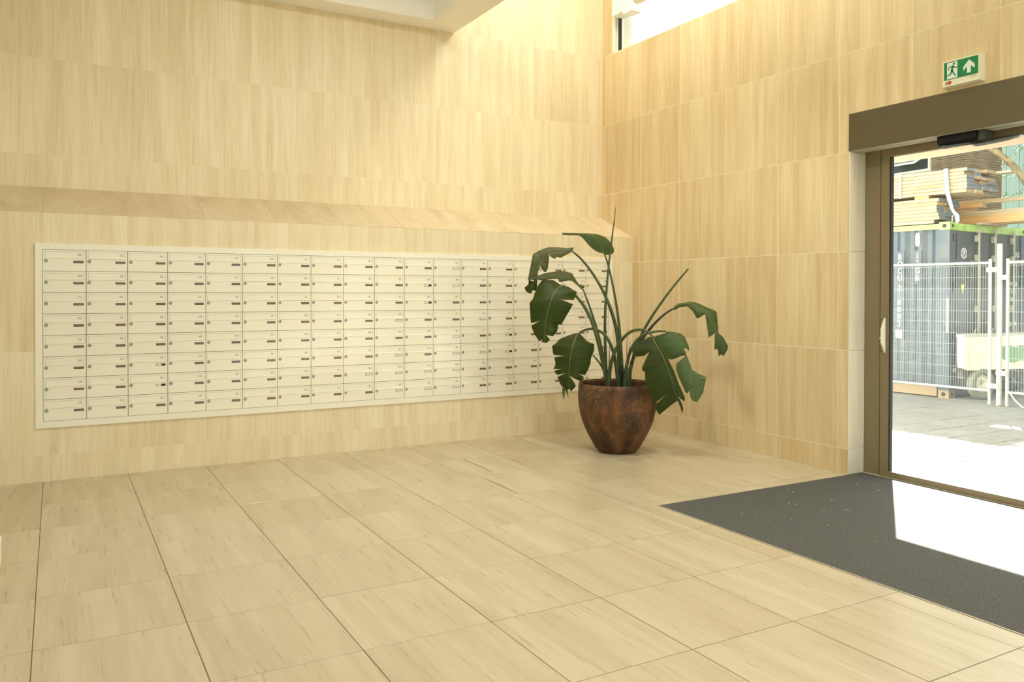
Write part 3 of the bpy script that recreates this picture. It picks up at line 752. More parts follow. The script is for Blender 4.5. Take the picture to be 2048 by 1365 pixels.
# C: middle twisted leaf
make_leaf(ZA, [R_(0, (573, 812), (565, 822), (592, 785)), R_(.12, (522, 778), (508, 768), (535, 768)), R_(.26, (478, 728), (470, 738), (488, 695), -.03, -.04, 0), R_(.34, (455, 712), (440, 735), (475, 668), -.04, -.05, 0),
 R_(.48, (405, 698), (358, 750), (430, 655), -.05, -.08, 0), R_(.52, (385, 695), (350, 722), (395, 648), -.05, -.08, 0), R_(.64, (325, 690), (298, 720), (340, 652), -.06, -.08, -.02),
 R_(.80, (240, 695), (190, 735), (240, 664), -.08, -.1, -.04), R_(.88, (175, 704), (150, 722), (160, 690), -.09, -.1, -.06), R_(1, (70, 728), (74, 733), (72, 722), -.1, -.1, -.1)], M['leafb'], dd=-.06, hard=True)
# D: large leaf in front
make_leaf(ZA, [R_(0, (382, 782), (350, 762), (400, 785), 0, .05, 0), R_(.05, (362, 790), (300, 728), (440, 790), 0, .08, 0), R_(.12, (340, 808), (200, 730), (480, 818), -.02, .06, .02), R_(.20, (318, 838), (150, 800), (520, 838), -.04, .04, .03),
 R_(.29, (297, 880), (118, 900), (493, 905), -.05, .02, .02), R_(.35, (283, 912), (88, 935), (484, 948), -.05, .01, .01), R_(.45, (266, 965), (90, 1000), (462, 990), -.05, .02, .02), R_(.58, (246, 1035), (95, 1080), (415, 1070), -.04, .03, .04),
 R_(.68, (236, 1090), (102, 1145), (375, 1140), -.03, .03, .05), R_(.72, (233, 1110), (110, 1170), (348, 1132), -.03, .03, .05), R_(.82, (226, 1170), (132, 1225), (340, 1195), -.02, .03, .04), R_(.93, (222, 1245), (172, 1285), (272, 1278), -.02, .02, .02),
 R_(1, (222, 1300), (205, 1295), (238, 1304), -.01, 0, 0)], M['leafd'], tears=[('R', .32, .62, .035), ('L', .66, .55, .02), ('R', .90, .9, .03), ('L', .95, .6, .02)], dd=-.28, arch=.16, hard=True, ribr=.006,
 label='largest dark green leaf, torn along its right side')
# E: lower left leaf
make_leaf(ZB, [R_(0, (428, 237), (405, 236), (445, 240)), R_(.08, (408, 280), (300, 268), (495, 285), -.02, .05, .03), R_(.16, (392, 322), (195, 312), (535, 335), -.04, .06, .05), R_(.24, (372, 370), (135, 378), (600, 368), -.05, .06, .06),
 R_(.30, (358, 410), (92, 402), (641, 378), -.06, .05, .06), R_(.42, (338, 500), (103, 495), (638, 470), -.06, .04, .05), R_(.52, (325, 585), (128, 590), (600, 560), -.06, .03, .04), R_(.60, (318, 640), (138, 650), (590, 640), -.05, .03, .03),
 R_(.65, (314, 680), (107, 706), (560, 720), -.05, .02, .03), R_(.74, (312, 745), (155, 790), (500, 815), -.04, .02, .02), R_(.79, (314, 785), (175, 845), (460, 885), -.04, .02, .02), R_(.80, (315, 790), (180, 850), (372, 860), -.04, .02, 0),
 R_(.90, (318, 870), (198, 905), (402, 930), -.03, .01, 0), R_(1, (322, 965), (275, 985), (335, 1002), -.02, 0, 0)], M['leafd'],
 tears=[('L', .46, .75, .02), ('L', .66, .5, .015), ('L', .74, .7, .018), ('R', .72, .35, .012), ('R', .795, .95, .03)], dd=-.22, arch=.13, hard=True, ribr=.006)
make_leaf(ZB, [R_(0, (238, 950), (225, 950), (262, 950)), R_(.4, (240, 1010), (222, 1015), (262, 1000)), R_(1, (246, 1105), (244, 1104), (249, 1104))], M['leafl'], dd=-.2, hard=True, ribr=.001)
make_leaf(ZB, [R_(0, (280, 980), (266, 985), (295, 985)), R_(.4, (288, 1010), (275, 1005), (302, 1020)), R_(1, (304, 1072), (302, 1071), (306, 1071))], M['leafl'], dd=-.2, hard=True, ribr=.001)
# F: right leaf reaching out
make_leaf(ZC, [R_(0, (500, 417), (505, 432), (503, 397)), R_(.1, (545, 386), (555, 404), (545, 372), -.03, -.04, 0), R_(.24, (615, 370), (618, 398), (640, 358), -.08, -.1, -.04), R_(.34, (665, 382), (665, 440), (690, 364), -.12, -.15, -.08),
 R_(.41, (700, 398), (700, 507), (730, 380), -.15, -.2, -.1), R_(.50, (742, 422), (770, 463), (785, 405), -.18, -.24, -.14), R_(.58, (778, 462), (775, 500), (868, 440), -.22, -.3, -.2), R_(.65, (805, 500), (790, 600), (873, 500), -.26, -.32, -.24),
 R_(.70, (828, 535), (800, 665), (876, 550), -.28, -.34, -.26), R_(.75, (848, 570), (853, 625), (880, 570), -.30, -.34, -.28), R_(.79, (862, 605), (852, 640), (878, 620), -.32, -.34, -.3), R_(.85, (872, 645), (847, 775), (925, 662), -.34, -.36, -.34),
 R_(.92, (880, 700), (875, 755), (970, 745), -.36, -.36, -.36), R_(.97, (890, 770), (884, 828), (930, 826), -.36, -.36, -.36), R_(1, (905, 808), (900, 812), (912, 812), -.36, -.36, -.36)], M['leafm'], dd=-.02, hard=True,
 tears=[('L', .52, .8, .01), ('L', .77, .8, .01)])
# H: pale leaf behind, right
make_leaf(ZC, [R_(0, (435, 612), (425, 638), (445, 610)), R_(.06, (465, 622), (342, 648), (500, 615), 0, .04, 0), R_(.14, (505, 648), (348, 700), (560, 628), -.02, .04, 0), R_(.22, (538, 688), (372, 760), (598, 660), -.04, .03, 0),
 R_(.28, (558, 718), (425, 795), (618, 712), -.06, .02, -.02), R_(.31, (566, 732), (460, 860), (654, 790), -.07, 0, -.02), R_(.32, (568, 735), (465, 850), (585, 745), -.07, 0, -.02), R_(.36, (580, 762), (505, 850), (592, 765), -.08, -.02, -.06),
 R_(.41, (596, 795), (592, 806), (606, 800), -.09, -.06, -.08), R_(.43, (602, 810), (600, 838), (612, 812), -.09, -.06, -.08), R_(.46, (613, 838), (525, 875), (622, 838), -.1, -.08, -.1), R_(.53, (632, 885), (520, 935), (640, 885), -.12, -.1, -.12),
 R_(.62, (650, 945), (545, 1010), (660, 945), -.15, -.12, -.15), R_(.66, (657, 975), (570, 1060), (780, 1003), -.16, -.14, -.14), R_(.67, (658, 980), (575, 1070), (782, 1012), -.16, -.14, -.14), R_(.73, (664, 1020), (610, 1150), (772, 1040), -.17, -.16, -.15),
 R_(.80, (670, 1070), (664, 1085), (760, 1095), -.18, -.17, -.16), R_(.84, (673, 1098), (640, 1110), (752, 1130), -.18, -.18, -.17), R_(.92, (680, 1155), (640, 1170), (728, 1175), -.19, -.19, -.19), R_(1, (690, 1213), (668, 1208), (703, 1213), -.2, -.2, -.2)],
 M['leafl'], dd=-.06, hard=True, tears=[('L', .42, .95, .006), ('L', .815, .9, .006), ('R', .315, .9, .004), ('R', .64, .9, .004), ('R', .675, .7, .01)], label='paler green torn leaf')
# G: big dark leaf hanging over the pot
make_leaf(ZC, [R_(0, (315, 656), (288, 660), (332, 650)), R_(.05, (328, 680), (200, 700), (348, 672), -.01, .02, 0), R_(.10, (338, 700), (145, 757), (362, 700), -.02, .02, 0), R_(.15, (347, 718), (152, 822), (376, 720), -.03, 0, 0),
 R_(.19, (353, 730), (230, 836), (388, 735), -.04, -.02, 0), R_(.20, (356, 735), (300, 775), (392, 740), -.04, -.03, 0), R_(.28, (385, 780), (262, 850), (420, 785), -.06, -.05, -.02), R_(.36, (407, 825), (232, 915), (445, 830), -.07, -.06, -.02),
 R_(.40, (418, 850), (228, 945), (458, 855), -.08, -.06, -.03), R_(.42, (424, 862), (255, 952), (464, 870), -.08, -.06, -.03), R_(.55, (450, 930), (258, 1030), (500, 940), -.09, -.06, -.04), R_(.70, (480, 1015), (300, 1150), (545, 1060), -.10, -.05, -.05),
 R_(.80, (500, 1085), (338, 1235), (585, 1150), -.10, -.04, -.05), R_(.84, (508, 1115), (345, 1275), (597, 1185), -.10, -.04, -.05), R_(.93, (525, 1170), (378, 1326), (580, 1290), -.09, -.04, -.05), R_(1, (536, 1206), (515, 1212), (574, 1316), -.08, -.05, -.05)],
 M['leafd'], dd=-.42, hard=True, ribr=.007, tears=[('L', .195, .95, .004), ('L', .80, .6, .008), ('R', .88, .8, .03)], label='dark green leaf hanging over the pot rim')
for i_, (pts, dd) in enumerate([([(335, 650), (360, 640), (400, 645)], 0)]): pass

def stalk(pts, r0_, r1_, Z=Z3, mat_='stalk', nm='stalk', tip=None):
    P = [Z(p[0], p[1], p[2] if len(p) > 2 else 0) - POT for p in pts]
    keys = smooth_keys([(i/(len(P)-1), p) for i, p in enumerate(P)], 2)
    n_ = 26; q_ = [interp(keys, k/n_) for k in range(n_+1)]
    rad = [r0_*(1-k/n_)**.8*1.0 + r1_*(1-(1-k/n_)**.8) for k in range(n_+1)]
    if tip: rad[-1] = .0006; rad[-2] = rad[-2]*.7
    MB().tube(q_, rad, 8).build(nm, M[mat_], pl)
stalk([(548, 985), (535, 880), (530, 700), (532, 560), (545, 400), (556, 300)], .017, .009)
stalk([(556, 300), (566, 220), (578, 130), (585, 55)], .0105, .002, nm='rolled_leaf', tip=True)
stalk([(625, 985, .05), (607, 700, .05), (590, 560, .04), (565, 430, .03), (541, 330, .02), (526, 297, .02)], .016, .006)
stalk([(603, 985), (602, 800), (592, 690), (565, 590), (525, 490), (465, 390), (410, 322), (366, 286, -.04)], .022, .0075)
stalk([(556, 985, -.05), (528, 850, -.05), (497, 700, -.05), (455, 570, -.05), (420, 478, -.06)], .018, .0065)
stalk([(548, 985, -.1), (515, 820, -.12), (478, 670, -.18), (435, 575, -.16), (388, 514, -.14), (350, 478, -.12), (314, 459, -.12)], .022, .008)
stalk([(598, 985, -.12), (592, 890, -.14), (572, 780, -.18), (530, 700, -.16), (470, 674, -.12), (425, 684, -.09), (403, 696, -.09)], .020, .008)
stalk([(550, 985, -.14), (556, 860, -.18), (590, 765, -.24), (650, 692, -.30), (710, 678, -.36), (755, 695, -.41), (769, 718, -.42)], .019, .009)
stalk([(628, 985, 0), (642, 830, 0), (680, 745, -.02), (725, 705, -.04), (780, 690, -.05), (838, 690, -.06)], .019, .008)
stalk([(640, 985, .02), (662, 850, .02), (712, 735, .02), (780, 650, 0), (835, 600, 0), (879, 574, -.02)], .019, .008, mat_='stalkd')
stalk([(645, 985, .04), (668, 830, .04), (720, 690, .04), (790, 580, .03), (870, 470, .02), (952, 374, 0)], .018, .0085)
stalk([(622, 985, -.02), (612, 800, -.02), (600, 670, -.02), (588, 543, -.02)], .013, .006)
stalk([(552, 985, -.08), (530, 900, -.1), (505, 850, -.14), (470, 812, -.18)], .013, .007)
stalk([(551, 985, -.03), (552, 850, -.03), (557, 703, -.03)], .010, .001, mat_='dry', nm='dry_tip', tip=True)
stalk([(640, 900, -.03), (641, 780, -.03), (645, 662, -.03)], .006, .001, mat_='dry', nm='dry_tip', tip=True)
stalk([(636, 930, -.03), (648, 820, -.03), (662, 738, -.03)], .007, .001, nm='rolled_leaf', tip=True)
stalk([(655, 990, -.1), (650, 920, -.12), (645, 868, -.12)], .003, .008, mat_='rib', nm='rolled_leaf')
for x, dd, rr in ((545, -.05, .032), (600, -.06, .034), (628, -.08, .036), (650, -.02, .026)):   # leaf sheaths at soil level
    stalk([(x, 1000, dd), (x+4, 940, dd), (x+12, 860, dd)], rr, .014, mat_='stalk' if x > 610 else 'stalkd', nm='leaf_sheath')

# white rounded thing at the frame's left edge
wt = MB(); pr = []
hx, hy, rr = .20, .24, .05
for cx_, cy_, a0 in ((hx-rr, hy-rr, 0), (-hx+rr, hy-rr, 90), (-hx+rr, -hy+rr, 180), (hx-rr, -hy+rr, 270)):
    pr += [(cx_+rr*math.cos(R(a0+k*15)), cy_+rr*math.sin(R(a0+k*15)), 0) for k in range(7)]
wt.prism(pr, (0, 0, .17)); o = wt.build('floor_box', M['white'], None, loc=(-.484, 5.37, .0), label='low white rounded box on the stone floor, just showing at the frame edge', cat='box')
bv = o.modifiers.new('round', 'BEVEL'); bv.width = .02; bv.segments = 3; bv.limit_method = 'ANGLE'

# ------------------------------------------------------------------ outside
out = M
M['pave'] = mat('concrete_paver', (.27, .27, .25), .85); q = NT(M['pave'])
oi = q.t.nodes.new('ShaderNodeObjectInfo')
c = q.mix(q.ramp(q.noise(q.coords((9, 9, 9), 20.0), 1, 5, .65), [(.3, (.125, .128, .122)), (.7, (.205, .208, .20))]), q.ramp(oi.outputs['Random'], [(0, (.88, .88, .87)), (1, (1, 1, 1))]), 1.0, 'MULTIPLY')
q.l(c, q.b.inputs['Base Color'])
M['pave_bed'] = mat('paver_joint_sand', (.07, .065, .055), .95)
gd = empty('ground', kind='structure')
MB().box(6.395, 45, -25, 45, -.25, -.012).build('ground_bed', M['pave_bed'], gd)
PV = .41
for i in range(14):
    for j in range(18):
        shared_box('paver', PV-.008, PV-.008, .03, M['pave'], (6.43+PV*(i+.5), 1.7+PV*(j+.5), random.uniform(-.003, .0)), gd, .003)
# ground further out, one piece
mb = MB()
for r_ in sub_rect((6.395, 45, -25, 45), (6.42, 6.43+PV*14, 1.7, 1.7+PV*18)): mb.box(r_[0], r_[1], r_[2], r_[3], -.2, -.004)
M['pave_far'] = mat('paving_far', (.46, .45, .41), .88); q = NT(M['pave_far'])
br = q.t.nodes.new('ShaderNodeTexBrick'); br.inputs['Scale'].default_value = 2.4; br.inputs['Mortar Size'].default_value = .012; br.offset = 0.0
br.inputs['Color1'].default_value = (.17, .172, .165, 1); br.inputs['Color2'].default_value = (.15, .152, .145, 1); br.inputs['Mortar'].default_value = (.08, .08, .075, 1)
br.inputs['Brick Width'].default_value = 1.0; br.inputs['Row Height'].default_value = 1.0
q.l(q.coords((1, 1, 1)), br.inputs['Vector']); q.l(br.outputs['Color'], q.b.inputs['Base Color'])
mb.build('paving_field', M['pave_far'], gd)

# canopy over the door with plank soffit; added overhang shading the high window
M['plank_pink'] = mat('pink_cedar_soffit', (.5, .36, .27), .6); q = NT(M['plank_pink'])
oi = q.t.nodes.new('ShaderNodeObjectInfo')
c = q.mix(q.ramp(q.noise(q.coords((30, 1.5, 30), 20), 1, 4), [(.3, (.46, .32, .23)), (.7, (.60, .45, .34))]), q.ramp(oi.outputs['Random'], [(0, (.85, .84, .82)), (1, (1, 1, 1))]), 1, 'MULTIPLY'); q.l(c, q.b.inputs['Base Color'])
cn = empty('canopy', kind='structure')
CZ = 2.925
nP = 9
for k in range(nP):
    xa = E+.30+.0+k*(7.50-E-.30)/nP; xb = xa+(7.50-E-.30)/nP
    shared_box('plank', xb-xa-.006, 5.6, .02, M['plank_pink'], ((xa+xb)/2, 3.2, CZ+.010), cn)
MB().box(E+.30, 7.50, .4, 6.0, CZ+.02, CZ+.06).build('canopy_deck', M['gap'], cn)
# low planting on the canopy roof, added unseen so its lumpy edge waves the shadow
rs = random.Random(3); mb = MB(); N = 70; vs = []
for i in range(N+1):
    y = .4+5.6*i/N
    hgt = .10+.035*math.sin(y*5.1)+.025*math.sin(y*11.7+1)+rs.uniform(-.008, .008)+(.06 if y > 4.05 else 0)
    vs += [(7.14, y, CZ+.06), (7.20, y, CZ+.06+hgt*.8), (7.30, y, CZ+.06+hgt), (7.42, y, CZ+.06+hgt*.85), (7.49, y, CZ+.06)]
fs = [(i*5+k, i*5+k+1, (i+1)*5+k+1, (i+1)*5+k) for i in range(N) for k in range(4)]
mb.add(vs, fs, True); mb.build('added_sedum', mat('sedum', (.10, .16, .05), .9), None, label='low sedum planting added along the canopy roof edge to wave its shadow', cat='planting', kind='stuff')
oh = empty('facade', kind='structure')
MB().box(E+.3, 8.1, -8, 14, 6.0, 9.0).build('added_overhang', M['plaster'], oh)
MB().box(E+.21, E+.34, YU+.35, 14, -.1, 6.0).build('facade_wall', M['plaster'], oh)

# ---- container
CA = R(5.0); CO = Vector((11.80, 7.406, 0)); cex = Vector((math.cos(CA), math.sin(CA), 0)); cey = Vector((-math.sin(CA), math.cos(CA), 0))
ct = empty('shipping_container', CO, CA, label='blue steel shipping container with green top rails and white lettering', cat='container')
M['cblue'] = mat('container_blue', (.085, .135, .20), .5); q = NT(M['cblue'])
n1 = q.noise(q.coords((1.6, 1.6, 1.6)), 1, 6, .65, .8); n2 = q.noise(q.coords((14, 14, 3)), 1, 5, .6)
c = q.ramp(n1, [(.30, (.009, .024, .05)), (.48, (.024, .042, .068)), (.62, (.045, .062, .078)), (.74, (.07, .085, .095))])
c = q.mix(c, (.32, .20, .12), q.ramp(n2, [(.66, (0, 0, 0)), (.80, (.6, .6, .6))])); q.l(c, q.b.inputs['Base Color'])
M['cgrey'] = mat('container_end_grey', (.06, .085, .10), .5); q = NT(M['cgrey'])
n1 = q.noise(q.coords((3, 3, 1.4)), 1, 6, .65, .6)
q.l(q.ramp(n1, [(.3, (.015, .024, .033)), (.5, (.026, .038, .045)), (.68, (.055, .065, .065))]), q.b.inputs['Base Color'])
M['clime'] = mat('lime_rail', (.42, .62, .16), .5); q = NT(M['clime'])
q.l(q.ramp(q.noise(q.coords((8, 8, 8)), 1, 5), [(.3, (.15, .27, .055)), (.7, (.27, .41, .11))]), q.b.inputs['Base Color'])
M['rust'] = mat('rusty_base_rail', (.22, .165, .10), .8)
M['crod'] = mat('pale_lock_rod', (.26, .27, .23), .45, .2)
M['cwhite'] = mat('white_stencil', (.85, .86, .84), .6)
M['yellow'] = mat('warning_yellow', (.80, .55, .05), .5)
CL, CWd, CH = 6.06, 2.44, 2.66
# side sheet: corrugated along local y (length), at x = 0.03..; panel from y .15 to CL-.15
b = MB(); zz0, zz1 = .16, 2.58; pts = []
y = .15; per = .278
while y < CL-.15:
    for dy, dx in ((0, .012), (.07, .012), (.139, .048), (.209, .048)):
        if y+dy < CL-.15: pts.append((dx, y+dy))
    y += per
pts.append((.012, CL-.15)); n = len(pts)
vs = [(x, y, zz0) for x, y in pts]+[(x, y, zz1) for x, y in pts]; fs = [(i, i+1, n+i+1, n+i) for i in range(n-1)]
b.add(vs, fs); b.add([(x+.004, y, z) for x, y, z in vs], [f[::-1] for f in fs]); b.build('side_panel', M['cblue'], ct)
b = MB(); b.box(CWd-.04, CWd-.01, .1, CL-.1, .1, 2.58); b.box(.05, CWd-.05, CL-.05, CL-.02, .1, 2.58); b.box(.05, CWd-.05, .1, CL-.05, 2.60, 2.63); b.box(.05, CWd-.05, .1, CL-.05, .12, .15); b.build('shell', M['cblue'], ct)
for x, y in ((0, 0), (CWd-.16, 0), (0, CL-.16), (CWd-.16, CL-.16)):
    MB().box(x, x+.16, y, y+.16, .12, 2.56).build('corner_post', M['cblue'], ct)
MB().box(0.0, .06, .16, CL-.16, 2.575, 2.655).build('top_rail', M['clime'], ct)
MB().box(CWd-.06, CWd, .16, CL-.16, 2.575, 2.655).build('top_rail', M['clime'], ct)
MB().box(.17, CWd-.17, 0.0, .07, 2.555, 2.665).build('top_rail', M['clime'], ct)
MB().box(0.0, .05, .18, CL-.18, .02, .16).build('base_rail', M['rust'], ct)
MB().box(.17, CWd-.17, 0.0, .06, .02, .15).build('base_rail', M['cgrey'], ct)
def casting(x, y, z, mt_, sy):
    b = MB(); b.box(x, x+.178, y, y+.162, z, z+.118); o = b.build('corner_casting', mt_, ct)
    h = MB(); h.tube([(x-.0015, y+.081, z+.059), (x+.004, y+.081, z+.059)], .032, 16); h.tube([(x+.089, y-.0015, z+.059), (x+.089, y+.004, z+.059)], .028, 16); h.build('casting_hole', M['black'], o)
casting(-.004, -.004, 2.562, M['clime'], 1); casting(-.004, -.004, .0, M['rust'], 1)
casting(CWd-.174, -.004, 2.562, M['clime'], 1); casting(CWd-.174, -.004, .0, M['cgrey'], 1)
casting(-.004, CL-.158, 2.562, M['clime'], 1); casting(-.004, CL-.158, .0, M['rust'], 1)
# small dark gaps of the door post hinge side
for z0, z1 in ((2.38, 2.50), (1.62, 1.75), (.88, .98), (.18, .29)): MB().box(.095, .112, -.006, 0.0, z0, z1).build('hinge', M['black'], ct)
MB().box(-.004, 0.0, .012, .045, 1.0, 1.52).build('rust_patch', mat('pink_primer', (.42, .25, .22), .8), ct)
# end doors
for x0 in (.165, 1.222):
    d = MB(); d.box(x0, x0+1.05, .012, .05, .16, 2.555)
    for z0, z1 in ((.25, .66), (.72, 1.13), (1.19, 1.60), (1.66, 2.07), (2.13, 2.50)): d.box(x0+.05, x0+1.0, .006, .012, z0, z1)
    dd_ = d.build('end_door', M['cgrey'], ct)
for x in (.575, .83-.0, 1.36, 1.98):
    if x == .575: continue
    r_ = MB().tube([(x, -.028, .16), (x, -.028, 2.60)], .017, 10).build('lock_rod', M['crod'], ct)
    k = MB()
    for z in (2.40, 2.10, 1.30, .55): k.box(x-.075, x+.012, -.036, .006, z, z+.10)
    k.build('rod_bracket', M['crod'], r_)
    k = MB(); k.box(x-.03, x+.03, -.05, .006, 2.545, 2.61); k.box(x-.03, x+.03, -.05, .006, .13, .18); k.build('cam_keeper', M['crod'], r_)
for x0, x1 in ((.56, .86), (1.10, 1.40)):
    MB().box(x0, x1, -.055, -.030, .945, .972).tube([(x0+.08, -.05, .96), (x0+.13, -.06, 1.04)], .012, 6).build('lock_lever', M['crod'], ct)
# ventilator on the side
b = MB(); b.box(-.006, .012, .455, .525, 2.355, 2.505); b.build('ventilator', mat('vent_cream', (.55, .50, .36), .6), ct)
b = MB(); b.box(-.002, .012, .46, .52, 2.33, 2.355); b.box(-.002, .012, .46, .52, 2.505, 2.535); b.build('vent_flange', M['crod'], ct)
# stencils on the side: stacked letters
tb = MB(); ux = (0, -1, 0); uz = (0, 0, 1)
def stack(mb, chars, y, z0, pitch, h):
    for i, ch in enumerate(chars):
        text_into(mb, ch, (-.0015, y, z0-i*pitch-h), ux, uz, h, .80, .1, True)
stack(tb, 'BOCU', .774, 2.223, .112, .094)
stack(tb, '310003', .784, 1.722, .112, .094)
tb.build('stencil_code', M['cwhite'], ct)
tb = MB(); tb.box(-.0015, .0, .738, .838, .885, 1.011); tb.build('stencil_box', M['cwhite'], ct)
tb = MB(); text_into(tb, '6', (-.0035, .787, .905), ux, uz, .085, .8, .1, True); tb.build('stencil_code', M['cblue'], ct)
tb = MB(); stack(tb, '12GB', .493, 2.225, .112, .094); tb.build('stencil_code', M['cwhite'], ct)
# the stencils bridge the corrugation on a flat backing strip of sheet
MB().box(-.001, .012, .43, .56, 1.74, 2.26).build('stencil_strip', M['cblue'], ct)
MB().box(-.001, .012, .70, .86, .86, 2.26).build('stencil_strip', M['cblue'], ct)
# stencils on the end doors
tb = MB(); ux = (1, 0, 0)
def et(s, x, z, h, c=True): text_into(tb, s, (x, .0035, z), ux, uz, h, .62, .14, False)
et('BOCU', 2.02, 2.19, .09); et('MAX.GR', 1.93, 1.715, .07); et('TARE', 1.95, 1.59, .07); et('NET', 1.95, 1.465, .07); et('CU. CAP', 1.90, 1.06, .07)
tb.build('stencil_data', M['cwhite'], ct)
tb = MB()     # round emblem: ring and two leaf like strokes
for k in range(32):
    a0, a1 = 2*math.pi*k/32, 2*math.pi*(k+1)/32
    for ra, rb in ((.072, .084), (.055, .059)):
        if ra > .06 and k % 8 == 7: continue
        p = [(.434+ra*math.cos(a0), .0035, 2.212+ra*math.sin(a0)), (.434+rb*math.cos(a0), .0035, 2.212+rb*math.sin(a0)), (.434+rb*math.cos(a1), .0035, 2.212+rb*math.sin(a1)), (.434+ra*math.cos(a1), .0035, 2.212+ra*math.sin(a1))]
        tb.add(p, [(0, 1, 2, 3)])
for p in ([(.41, 2.17), (.422, 2.17), (.462, 2.25), (.45, 2.255)], [(.40, 2.235), (.43, 2.21), (.435, 2.22), (.41, 2.25)], [(.43, 2.21), (.465, 2.185), (.472, 2.195), (.438, 2.222)], [(.43, 2.24), (.445, 2.235), (.45, 2.262), (.436, 2.262)]):
    tb.add([(x, .0035, z) for x, z in p], [(0, 1, 2, 3)])
tb.build('round_emblem', M['cwhite'], ct)
tb = MB(); tb.prism([(.355, .0055, 1.73), (.455, .0055, 1.73), (.405, .0055, 1.575)], (0, -.002, 0)); tb.build('warning_triangle', M['yellow'], ct)

# ---- timber on the container
def wood(name, a, b_, c_):
    m_ = mat(name, a, .7); q = NT(m_)
    n1 = q.noise(q.coords((14, 1.2, 14), 30.0), 1, 5, .6, .4); oi = q.t.nodes.new('ShaderNodeObjectInfo')
    q.l(q.mix(q.ramp(n1, [(.3, a), (.5, b_), (.72, c_)]), q.ramp(oi.outputs['Random'], [(0, (.84, .82, .80)), (1, (1.0, 1.0, 1.0))]), 1, 'MULTIPLY'), q.b.inputs['Base Color']); return m_
M['timber'] = wood('pale_timber', (.21, .145, .08), (.29, .225, .145), (.35, .295, .21))
M['timber_or'] = wood('orange_timber', (.30, .175, .07), (.38, .24, .11), (.43, .30, .16))
M['timber_gr'] = wood('weathered_timber', (.18, .14, .095), (.25, .21, .15), (.33, .28, .21))
M['endshade'] = mat('shaded_end_grey_blue', (.11, .135, .165), .8)  # grey-blue colour holds the shade on the timber ends
CM = Matrix.Rotation(CA, 4, 'Z')
def plank(e0, e1, s0, s1, z0, z1, mt_, label, group, endmat=None, cat='plank'):
    c = CO + cex*((e0+e1)/2) + cey*((s0+s1)/2) + Vector((0, 0, (z0+z1)/2))
    o = shared_box('timber_plank', e1-e0, s1-s0, z1-z0, mt_, c, None)
    o.rotation_euler = (0, 0, CA); tag(o, label, cat, group)
    if endmat:
        k = ('end_face', round(e1-e0, 3), round(s1-s0, 3), round(z1-z0, 3), endmat.name)
        if k not in _cache: _cache[k] = MB().box(-(e1-e0)/2+.002, (e1-e0)/2-.002, -(s1-s0)/2-.003, -(s1-s0)/2, -(z1-z0)/2+.002, (z1-z0)/2-.002).mesh('end_face', endmat)
        link(bpy.data.objects.new('end_face', _cache[k]), o)
    return o
rt = random.Random(11)
ordn = ['bottom', 'second', 'third', 'fourth', 'fifth', 'sixth', 'top']
rown = ['outer face row', 'second row in', 'third row in', 'back row']
for lay in range(7):
    z0 = 2.672+lay*.0555
    for cw in range(3):
        s0 = [.255, .175, .185, .21, .215, .205, .18][lay] + (0 if cw == 0 else rt.uniform(-.03, .05))
        mt_ = M['timber_or'] if (lay == 5 and cw == 0) or (lay == 4 and cw == 1) else M['timber']
        plank(.02+cw*.225, .24+cw*.225, s0, s0+3.9, z0, z0+.0500, mt_, f'sawn plank, {ordn[lay]} layer, {rown[cw]} of the lower timber stack', 'planks of the lower stack', None if mt_ is M['timber_or'] else M['endshade'])
for s in (.45, 1.9, 3.4):
    plank(.03, .68, s-.11, s+.11, 3.0605, 3.108, M['timber_or'], f'crosswise bearer block between the two timber stacks, {["nearest the open end", "midway along", "far along"][(.45, 1.9, 3.4).index(s)]}', 'bearers under the upper stack', cat='bearer')
for lay in range(7):
    z0 = 3.109+lay*.0525
    for cw in range(4):
        s0 = [-.225, -.235, -.235, -.228, -.225, -.19, -.235][lay] + (0 if cw == 0 else rt.uniform(-.03, .05))
        if lay == 6 and cw > 1: continue
        e = M['endshade'] if rt.random() < .6 else None
        plank(.02+cw*.225, .24+cw*.225, s0, s0+4.2, z0, z0+.0470, M['timber_gr'] if lay == 6 else M['timber'], f'sawn plank, {ordn[lay]} layer, {rown[cw]} of the upper timber stack', 'planks of the upper stack', e)
plank(.50, .72, -.30, 2.5, 3.4245, 3.47, M['timber'], 'loose pale plank jutting from the top of the upper timber stack', 'loose planks on the upper stack')
plank(.74, .93, -.52, 2.2, 3.4245, 3.46, M['timber_gr'], 'grey weathered plank sticking out furthest from the upper timber stack', 'loose planks on the upper stack')
# long beams lying beyond the stacks, running out over the container end
LB = 'long beams beside the stacks'
plank(1.02, 1.14, -2.2, 3.4, 2.703, 2.765, M['timber_or'], 'orange sawn beam lowest of the long beams overhanging the container end', LB, cat='beam')
plank(1.03, 1.15, -2.2, 3.4, 2.766, 2.83, M['timber_or'], 'light orange beam second from below overhanging the container end', LB, cat='beam')
plank(1.04, 1.16, -2.2, 3.0, 2.831, 2.905, M['timber_gr'], 'grey beam on top of the orange beams overhanging the container end', LB, cat='beam')
plank(1.06, 1.16, .14, 3.0, 2.906, 2.965, M['timber'], 'short pale beam ending behind the strap above the grey beam', LB, cat='beam')
plank(1.04, 1.17, .03, 2.8, 2.966, 3.03, M['timber_or'], 'brownish beam stopping short above the pale one on the container', LB, M['timber'], cat='beam')
plank(1.10, 1.22, -2.2, 2.6, 3.031, 3.09, M['timber_gr'], 'uppermost weathered beam of the long beams on the container', LB, M['endshade'], cat='beam')
plank(.80, 1.60, -.10, .0, 2.668, 2.702, M['timber_gr'], 'dark bearer under the long beams near the container end', 'bearers under the long beams', cat='bearer')
plank(.80, 1.60, 1.9, 2.0, 2.668, 2.702, M['timber_gr'], 'dark bearer under the long beams further back', 'bearers under the long beams', cat='bearer')
